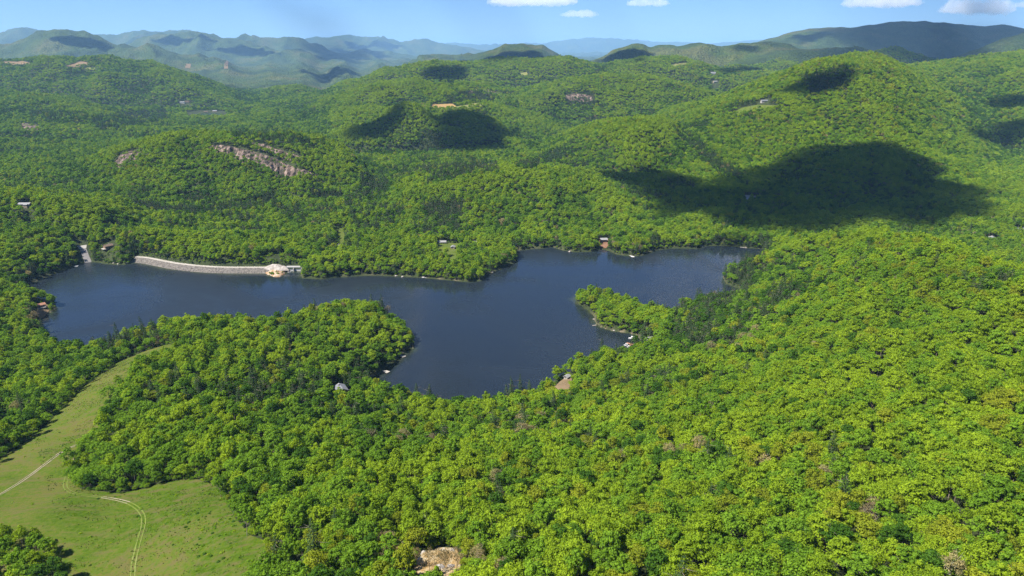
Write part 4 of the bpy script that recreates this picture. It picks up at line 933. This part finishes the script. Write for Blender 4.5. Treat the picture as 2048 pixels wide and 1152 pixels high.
# ------------------------------------------------------------------ houses
def house(k, L, Wd, h, rz, wall, roof, label, chimney=False, deck=None, name='house', cat='house', pitch=.5, wing=False, trim=WHITE):
    x, y, z = HP[k]; t = thing(name, (x, y, z + .3), label, cat, None, rz)
    rh = Wd / 2 * pitch; l, w = L / 2, Wd / 2
    m = MB(); bm = m.bm
    P = [bm.verts.new(p) for p in [(-l, -w, -4), (l, -w, -4), (l, w, -4), (-l, w, -4), (-l, -w, h), (l, -w, h), (l, w, h), (-l, w, h), (-l, 0, h + rh), (l, 0, h + rh)]]
    for f in ((0, 1, 5, 4), (2, 3, 7, 6), (1, 2, 6, 9, 5), (3, 0, 4, 8, 7), (3, 2, 1, 0)): bm.faces.new([P[i] for i in f])
    m.build('wall', wall, t)
    o = .7; e = h - o * pitch + .05; r_ = h + rh + .05
    m = MB(); m.slab([(-l - o, -w - o, e), (l + o, -w - o, e), (l + o, 0, r_), (-l - o, 0, r_)], .22); m.slab([(l + o, w + o, e), (-l - o, w + o, e), (-l - o, 0, r_), (l + o, 0, r_)], .22)
    ro = m.build('roof', roof, t)
    if chimney: MB().box(l * .35, l * .35 + 1, .6, 1.6, h, h + rh + 1.1).build('chimney', CONC, ro)
    nw = max(2, int(L / 3.2))
    for i in range(nw):
        cx = -l + L * (i + .5) / nw
        if i == nw // 2:
            dd = MB().box(cx - .5, cx + .5, -w - .06, -w - .003, .1, 2.2).build('door', DARKW, t)
        else:
            wf = MB().box(cx - .75, cx + .75, -w - .07, -w - .003, .9, 2.2).build('window', trim, t); MB().box(cx - .62, cx + .62, -w - .1, -w - .073, 1.02, 2.08).build('pane', GLASS, wf)
    for s in (-1, 1):
        wf = MB().box(*sorted((s * (l + .003), s * (l + .07))), -.7, .7, .9, 2.2).build('window', trim, t); MB().box(*sorted((s * (l + .073), s * (l + .1))), -.58, .58, 1.02, 2.08).build('pane', GLASS, wf)
    if deck:
        dm, dx0, dx1, dy0, dy1 = deck; MB().box(dx0, dx1, dy0, dy1, -.35, -.08).build('deck', dm, t)
        for px_ in (dx0 + .3, dx1 - .3):
            MB().tube((px_, dy0 + .3, -4), (px_, dy0 + .3, -.35), .12, .12).build('deck_post', DARKW, t)
    if wing:
        MB().box(l * .2, l * .2 + Wd * .6, -w - 3.4, -w - .12, -4, h - .6).build('wall', wall, t)
        m = MB(); m.slab([(l * .2 - .5, -w - 3.9, h - .55), (l * .2 + Wd * .6 + .5, -w - 3.9, h - .55), (l * .2 + Wd * .6 + .5, -w - .1, h + .5), (l * .2 - .5, -w - .1, h + .5)], .2); m.build('roof', roof, t)
    return t
house(0, 12, 8.5, 3.4, 2.1, PINKW, GREYR, 'grey roofed cabin with a sunlit cedar deck in the wood behind the cove', True, (PINKW, -5, 5, 4.37, 8.5))
house(1, 11, 8, 4.6, .1, DARKW, WHITER, 'dark timber lake house with pale roof above a small beach', False, (GREYW, -5, 5, -7.5, -4.12))
house(2, 13, 7, 3, .08, TANW, WHITER, 'low house with pale roof at the top of the lawn strip', False)
house(3, 8, 6, 3, 1.5, TANW, WHITER, 'small white roofed cottage beside the mown strip', False)
house(4, 11, 7, 3, .2, GREYW, plain('pale_shingles', (.25, .25, .24), .15), 'grey shingled house half hidden in trees on the far point', False)
house(5, 12, 8, 3.6, .9, BROWN, BROWNR, 'brown lodge with a pale forecourt near the boat ramp', True)
MB().slab([(-9, -5.0, -.1), (-5.2, -6, -.1), (-6.5, 4, -.1), (-10, 3, -.1)], .6).build('forecourt', CONC, bpy.data.objects['house.005'])
house(6, 18, 9, 3.6, .05, TANW, WHITER, 'white roofed house alone on the wooded hill above the inlet', False, None, 'house', 'house', .4, True)
house(7, 8, 6, 3, .8, PINKW, REDR, 'pinkish cabin with a small beach on the lake inlet', False, (GREYW, -4, 4, -6, -3.12))
house(8, 17, 10, 4, .5, GREYW, plain('light_shingles', (.3, .3, .3), .1), 'large pale house with forecourt in the shaded valley', False, None, 'house', 'house', .5, True)
house(9, 8, 6, 3, .4, TANW, WHITER, 'pale boathouse among the trees beside the red dock', False)
house(10, 5, 4, 2.4, .9, GREYW, WHITER, 'pale roofed shed by the bare bank below the hill', False, None, 'shed', 'shed')
house(11, 13, 9, 3.6, 1.1, WHITE, WHITER, 'bright roofed house in the valley behind the near hill', False)
house(12, 14, 8, 3.4, .2, GREYW, GREYR, 'grey roofed house at the edge of the picture behind the near hill', False)
house(13, 20, 11, 4, .1, GREYW, GREYR, 'house beside the hillside clearing below the brown topped peak', False)
house(14, 30, 14, 5, .1, WHITE, WHITER, 'pale house on the far plateau next to the dark wood', False)
house(15, 24, 12, 5, .3, TANW, WHITER, 'small pale house below the far plateau clearing', False)
house(16, 18, 10, 4, .2, TANW, BROWNR, 'brown roofed boathouse on the distant pond', False)
house(17, 22, 10, 4, 0, TANW, WHITER, 'pale roofed boathouse on the distant pond', False)
house(18, 24, 12, 5, .1, WHITE, WHITER, 'white house on the slope above the distant pond', False)
house(19, 20, 11, 5, .2, TANW, BROWNR, 'brown roofed house next to the white house above the pond', False)
house(20, 6, 4.5, 2.6, .4, WHITE, WHITER, 'small white roofed cabin deep in the wood of the near hill', False, None, 'cabin', 'cabin')

# ------------------------------------------------------------------ shoreline stones, shrubs and tufts in the field, trees of the rocky clearing
BM = [boulder_mesh(30 + i, 'boulder', PALEROCK) for i in range(3)]
for k, (u, v, s, lab) in enumerate([(228,527.5,2.6,'large pale boulder at the water beside the boat ramp'),(236,528.5,1.6,'small pale boulder near the large one by the boat ramp'),(254,527,2.2,'flat pale boulder where the dam begins'),
        (1139,503.5,2.2,'pale boulder on the far shore opposite the wooded tongue'),(1188,639,1.6,'grey boulder under the trees of the wooded tongue'),(1228,662,1.5,'pale boulder at the bend of the wooded tongue'),(1405,493,2.0,'white boulder on the point of the far shore'),
        (792,552,1.8,'pale boulder on the shore between two jetties'),(805,554,1.8,'white boulder beside the small jetty on the far shore'),(985,545,1.8,'white boulder on the side of the far point'),(848,1108,1.5,'round pale boulder at the upper edge of the rocky clearing'),(880,1140,2.2,'white rock slab low in the middle of the rocky clearing'),(902,1136,1.7,'white rock beside the slab in the rocky clearing'),(868,1148,1.6,'low white rock at the near edge of the rocky clearing'),(905,1102,1.2,'small tan boulder in the corner of the rocky clearing')]):
    p = W(u, v) if v < 700 else Vector(hit(u, v)); o = link('boulder', BM[k % 3], label=lab, category='boulder'); o.location = (p.x, p.y, p.z + .2); o.scale = (s, s, s); o.rotation_euler.z = k * 1.3
def clump_mesh(seed, R, n, leaf, mat):
    r = np.random.default_rng(seed); u = r.normal(size=(n, 3)); u /= np.linalg.norm(u, axis=1, keepdims=True); u[:, 2] = np.abs(u[:, 2])
    P = u * R * r.uniform(.5, 1, (n, 1)) * np.array([1, .8, .75]) + np.array([.2, 0, .15 * R]); V, F = quads(P, u + .5 * r.normal(size=(n, 3)), r.uniform(*leaf, n), r)
    return mesh_np('foliage', V, F, [LM[mat]])
SB = [clump_mesh(700, 1.0, 70, (.3, .6), 'deep'), clump_mesh(701, 1.1, 70, (.3, .6), 'green'), clump_mesh(702, .8, 50, (.3, .55), 'deep'), clump_mesh(703, 1.2, 80, (.35, .6), 'lime')]
stem = MB().tube((0, 0, -.3), (.05, 0, .5), .06, .03, 5).mesh('stem', BARK)
def in_field(p): x, y = np.array([p[0]]), np.array([p[1]]); return inside(FIELD, x, y)[0] and sdist(FIELD, x, y)[0] < -1.5 and not inside(CLUMP, x, y)[0]
cnt = 0
while cnt < 130:
    if cnt < 62: u, v = rnd.gauss(470, 55), rnd.gauss(1070, 38)
    elif cnt < 95: u, v = rnd.uniform(20, 330), rnd.uniform(710, 930)
    else: u, v = rnd.uniform(20, 480), rnd.uniform(930, 1145)
    p = hit(u, v)
    if not in_field(p): continue
    q = cnt % 4; zone = 'in the field beside the tall wood' if u > 390 else ('on the sloping upper field' if v < 930 else 'on the lower field near the wheel tracks')
    col = ('dark green', 'mid green', 'small dark', 'yellow green')[q]
    t = thing('shrub', (p[0], p[1], p[2] + .1), '%s shrub %s' % (col, zone), 'shrub', '%s shrubs %s' % (col, zone), rnd.uniform(0, 6)); s = rnd.uniform(.45, 1.15); t.scale = (s, s, s * .85)
    link('foliage', SB[q], t); link('stem', stem, t); cnt += 1
# grass and weeds of the field: nobody could count them
gx = rng.uniform(FIELD[:, 0].min(), FIELD[:, 0].max(), 200000); gy = rng.uniform(FIELD[:, 1].min(), FIELD[:, 1].max(), 200000)
m = inside(FIELD, gx, gy) & (fbm(gx / 9, gy / 9, 801, 3) + .5 * fbm(gx / 40, gy / 40, 805, 2) > rng.uniform(-.35, .65, 200000)) & (np.abs(gx / gy) < .8)
gx, gy = gx[m], gy[m]; gz = height(gx, gy) + .25; n = len(gx); th = rng.uniform(0, 6.28, (n, 1)); s = .2 + .75 * rng.uniform(0, 1, n) ** 2
V, F = quads(np.stack([gx, gy, gz + s * .25], 1), np.concatenate([np.cos(th) * .8, np.sin(th) * .8, np.full((n, 1), .6)], 1), s, rng)
TUFT, nt, b = newmat('tufts', .95); p_ = pos(nt); nt.links.new(ramp(nt, noise(nt, p_, .12, 4), [(.32, (.028, .062, .006)), (.47, (.055, .092, .008)), (.58, (.10, .10, .022)), (.7, (.14, .11, .045))]), b.inputs['Base Color'])
link('grass', mesh_np('grass', V, F, [TUFT]), kind='stuff', label='rough grass and weeds of the sloping field', category='grass')
tall = [trunk_mesh(900 + i, 12, .2, BARK if i != 1 else plain('dark_bark', (.07, .055, .045))) for i in range(3)]
for k, (u, v, s, lab) in enumerate([(836,1141,.8,'thin bare tree at the near edge of the rocky clearing'),(860,1152,.95,'leaning bare tree in the middle of the rocky clearing'),(882,1156,1.0,'forked budding tree in front of the white rock'),
        (892,1158,1.05,'straight dark budding tree in front of the white rock'),(914,1150,1.0,'bare tree at the side of the rocky clearing by the green wood')]):
    p = hit(u, v); t = thing('budding_tree', p, lab, 'tree', None, k * 1.7); t.scale = (s * .8, s * .8, s)
    link('trunk', tall[k % 3], t); c = link('crown', KINDS[-1]['crown'], t); c.scale = (.7, .7, .95)
for k, (u, v, lab) in enumerate([(856,1088,'dead white trunk standing above the rocky clearing'),(921,1078,'dead grey forked trunk beside a pale blossoming tree')]):
    p = hit(u, v); t = thing('dead_tree', p, lab, 'tree', None, k * 2.2); link('trunk', tw, t)
# ------------------------------------------------------------------ daylight, clouds, air
SUN = Vector((-.54, -.26, .80)).normalized()
el = math.asin(SUN.z); rot = math.atan2(SUN.x, SUN.y)
w = bpy.data.worlds.new('World'); scene.world = w; w.use_nodes = True; nt = w.node_tree
sky = nt.nodes.new('ShaderNodeTexSky'); sky.sky_type = 'NISHITA'; sky.sun_disc = False; sky.sun_elevation = el; sky.sun_rotation = rot % 6.2832
sky.altitude = 1200; sky.air_density = 1.0; sky.dust_density = .15; sky.ozone_density = 3.0
nt.links.new(mixc(nt, 1.0, sky.outputs[0], (.57, .78, 1.16), 'MULTIPLY'), nt.nodes['Background'].inputs[0]); nt.nodes['Background'].inputs[1].default_value = .046
sd = bpy.data.lights.new('sun', 'SUN'); sd.energy = 4.6; sd.angle = math.radians(.53); sd.color = (1, .955, .88)
so = bpy.data.objects.new('sun', sd); COL.objects.link(so); so.rotation_euler = (-SUN).to_track_quat('-Z', 'Y').to_euler(); so.location = (0, 0, 3000)

def volmat(name, c, dens, aniso=0.0):
    m = bpy.data.materials.new(name); m.use_nodes = True; nt = m.node_tree; nt.nodes.clear()
    o = nt.nodes.new('ShaderNodeOutputMaterial'); v = nt.nodes.new('ShaderNodeVolumePrincipled')
    v.inputs['Color'].default_value = (*c, 1); v.inputs['Density'].default_value = dens; v.inputs['Anisotropy'].default_value = aniso
    nt.links.new(v.outputs[0], o.inputs['Volume']); return m
CLOUDM = volmat('cloud_vapour', (.99, .975, .985), .0012)
SHADEM = volmat('dense_cloud_vapour', (.98, .98, .98), .034)
def cloud(P, zc, thick, seed, mat, n=46, puff=1.0):
    """flat bottomed heap of vapour over the outline P (x, y)"""
    r = np.random.default_rng(seed); bm = bmesh.new()
    c0, c1 = P.min(0), P.max(0); s = max(c1 - c0) / n
    gx, gy = np.meshgrid(np.arange(c0[0] - s, c1[0] + 2 * s, s), np.arange(c0[1] - s, c1[1] + 2 * s, s))
    d = -sdist(P, gx.ravel(), gy.ravel()).reshape(gx.shape); W = min(c1 - c0) * .33
    d = d + W * puff * (.3 * fbm(gx / (W * 1.1), gy / (W * 1.1), seed, 3) + .22 * fbm(gx / (W * .3), gy / (W * .3), seed + 3, 3)) + W * .06
    t = np.sqrt(np.clip(d / W, 0, 1)); top = zc + thick * t * (.75 + .5 * fbm(gx / (W * .8), gy / (W * .8), seed + 5, 4)); bot = zc - thick * t * (.25 + .3 * fbm(gx / (W * .5), gy / (W * .5), seed + 8, 3))
    i = np.arange(gx.size).reshape(gx.shape); cell = (d[:-1, :-1] > 0) | (d[1:, :-1] > 0) | (d[:-1, 1:] > 0) | (d[1:, 1:] > 0)
    Q = np.stack([i[:-1, :-1], i[:-1, 1:], i[1:, 1:], i[1:, :-1]], -1)[cell]
    m = gx.size; z0 = np.where(d > 0, 0, 0)
    V = np.r_[np.stack([gx.ravel(), gy.ravel(), np.maximum(top, zc + 1).ravel()], 1), np.stack([gx.ravel(), gy.ravel(), np.minimum(bot, zc - 1).ravel()], 1)]
    F = [tuple(q) for q in Q] + [tuple(q[::-1] + m) for q in Q]
    ec = {}
    for q in Q:
        for k in range(4): ec.setdefault(frozenset((q[k], q[(k + 1) % 4])), []).append((q[k], q[(k + 1) % 4]))
    F += [(b, a, a + m, b + m) for v in ec.values() if len(v) == 1 for a, b in v]
    me = bpy.data.meshes.new('cloud'); me.from_pydata([tuple(v) for v in V], [], F)
    bm.from_mesh(me); bmesh.ops.delete(bm, geom=[v for v in bm.verts if not v.link_faces], context='VERTS'); bm.to_mesh(me); bm.free()
    me.materials.append(mat); me.update(); return me
# clouds overhead, out of the frame, whose shadows lie on the hills: outline of the shadow as seen on the ground
def cast(px, zc, up=8):
    out = []
    for u, v in px:
        h = Vector(hit(u, v, up)); t = (zc - h.z) / SUN.z; q = h + SUN * t; out.append((q.x, q.y))
    return np.array(out)
SHADE = [([(1540,190),(1600,160),(1690,138),(1725,150),(1690,172),(1620,192)], 1700, 90), ([(1960,205),(2010,190),(2070,195),(2060,215),(2000,220)], 1700, 90), ([(1235,356),(1280,352),(1330,350),(1420,372),(1480,352),(1560,322),(1650,300),(1730,292),(1800,300),(1850,325),(1860,370),(1900,365),(1960,400),(1930,430),(1860,455),(1740,456),(1650,452),(1560,458),(1500,474),(1440,440),(1380,430),(1330,440),(1290,410),(1230,378)], 1500, 160),
         ([(872,262),(880,240),(900,222),(950,228),(985,250),(1035,255),(1040,268),(1000,280),(1010,300),(950,305),(890,302),(874,285)], 1700, 150),
         ([(645,278),(690,262),(740,250),(785,222),(800,208),(816,213),(812,235),(800,250),(788,260),(770,280),(700,285)], 1700, 120),
         ([(835,150),(860,138),(910,132),(935,140),(930,155),(900,162),(860,160)], 1900, 160),
         ([(1690,95),(1705,70),(1750,50),(1840,42),(1930,46),(2070,48),(2070,62),(2000,82),(1940,102),(1880,110),(1780,104),(1720,106)], 2200, 300),
         ([(1840,118),(1900,108),(1940,112),(1930,120),(1860,122)], 1900, 150),
         ([(1930,262),(1990,248),(2060,240),(2070,275),(2020,290),(1960,280)], 1600, 90),
         ([(95,78),(120,70),(170,75),(220,92),(200,98),(140,92)], 2100, 200),
         ([(400,92),(480,88),(520,98),(560,110),(520,112),(450,104)], 2200, 250),
         ([(1440,140),(1480,133),(1520,136),(1500,146),(1450,148)], 1900, 120),
         ([(600,104),(680,100),(760,112),(700,122),(640,116)], 2300, 250), ([(300,80),(340,70),(400,76),(430,82),(380,84)], 2400, 250), ([(690,84),(760,82),(830,90),(780,100),(700,96)], 2600, 300),
         ([(930,120),(1000,106),(1070,104),(1110,116),(1000,124)], 2000, 200), ([(1200,118),(1260,98),(1300,108),(1280,122)], 2000, 200), ([(1480,94),(1530,86),(1600,70),(1640,66),(1600,90),(1520,100)], 2200, 250),
         ([(600,140),(660,135),(720,150),(660,165)], 2000, 160)]
for k, (px, zc, th) in enumerate(SHADE):
    zc += 450
    link('cloud', cloud(cast(px, zc), zc, th, 400 + 9 * k, SHADEM), label='fair weather cloud high over the hills', category='cloud', group='clouds overhead')
SKYC = [((975,1152,-22,16), 26000, 'long white cloud at the top of the sky over the lake'), ((1118,1197,15,37), 27000, 'small wispy cloud below the long white cloud'),
        ((1255,1342,-8,15), 27000, 'thin cloud streak beside the long white cloud'), ((1686,1838,-18,19), 25000, 'flat pinkish cloud over the shaded mountain'),
        ((1885,2030,-14,36), 24000, 'large puffy pinkish cloud above the shaded mountain'), ((2030,2090,-4,18), 25000, 'cloud cut off by the edge of the sky')]
for k, ((u0, u1, v0, v1), D, lab) in enumerate(SKYC):
    xa, ya, za = pd(u0, (v0 + v1) / 2, D); xb, yb, zb = pd(u1, (v0 + v1) / 2, D)
    cx, w_ = (xa + xb) / 2, (xb - xa) / 2; zt, zl = pd(u0, v0, D)[2], pd(u0, v1, D)[2]
    th = np.linspace(0, 6.2832, 40)[:-1]
    P = np.stack([cx + w_ * np.cos(th), ya + w_ * .45 * np.sin(th)], 1)
    link('cloud', cloud(P, zl + (zt - zl) * .3, (zt - zl) * .6, 500 + 7 * k, CLOUDM, 80, 2.4), label=lab, category='cloud')
HAZE = volmat('air', (.35, .63, 1.0), 2.5e-5)
hb = MB().box(-80000, 80000, -1500, 80000, -80, 1500).mesh('haze', HAZE)
link('haze', hb, kind='stuff', label='thin blue summer haze over the far ridges', category='haze')

# ------------------------------------------------------------------ picture settings
scene.view_settings.view_transform = 'Standard'; scene.view_settings.look = 'None'; scene.view_settings.gamma = 1; scene.view_settings.exposure = 1.44
cy = scene.cycles
cy.max_bounces = 6; cy.diffuse_bounces = 3; cy.glossy_bounces = 2; cy.transmission_bounces = 2; cy.volume_bounces = 2; cy.transparent_max_bounces = 8
cy.use_denoising = True; cy.denoising_prefilter = 'NONE'; cy.sample_clamp_indirect = 6
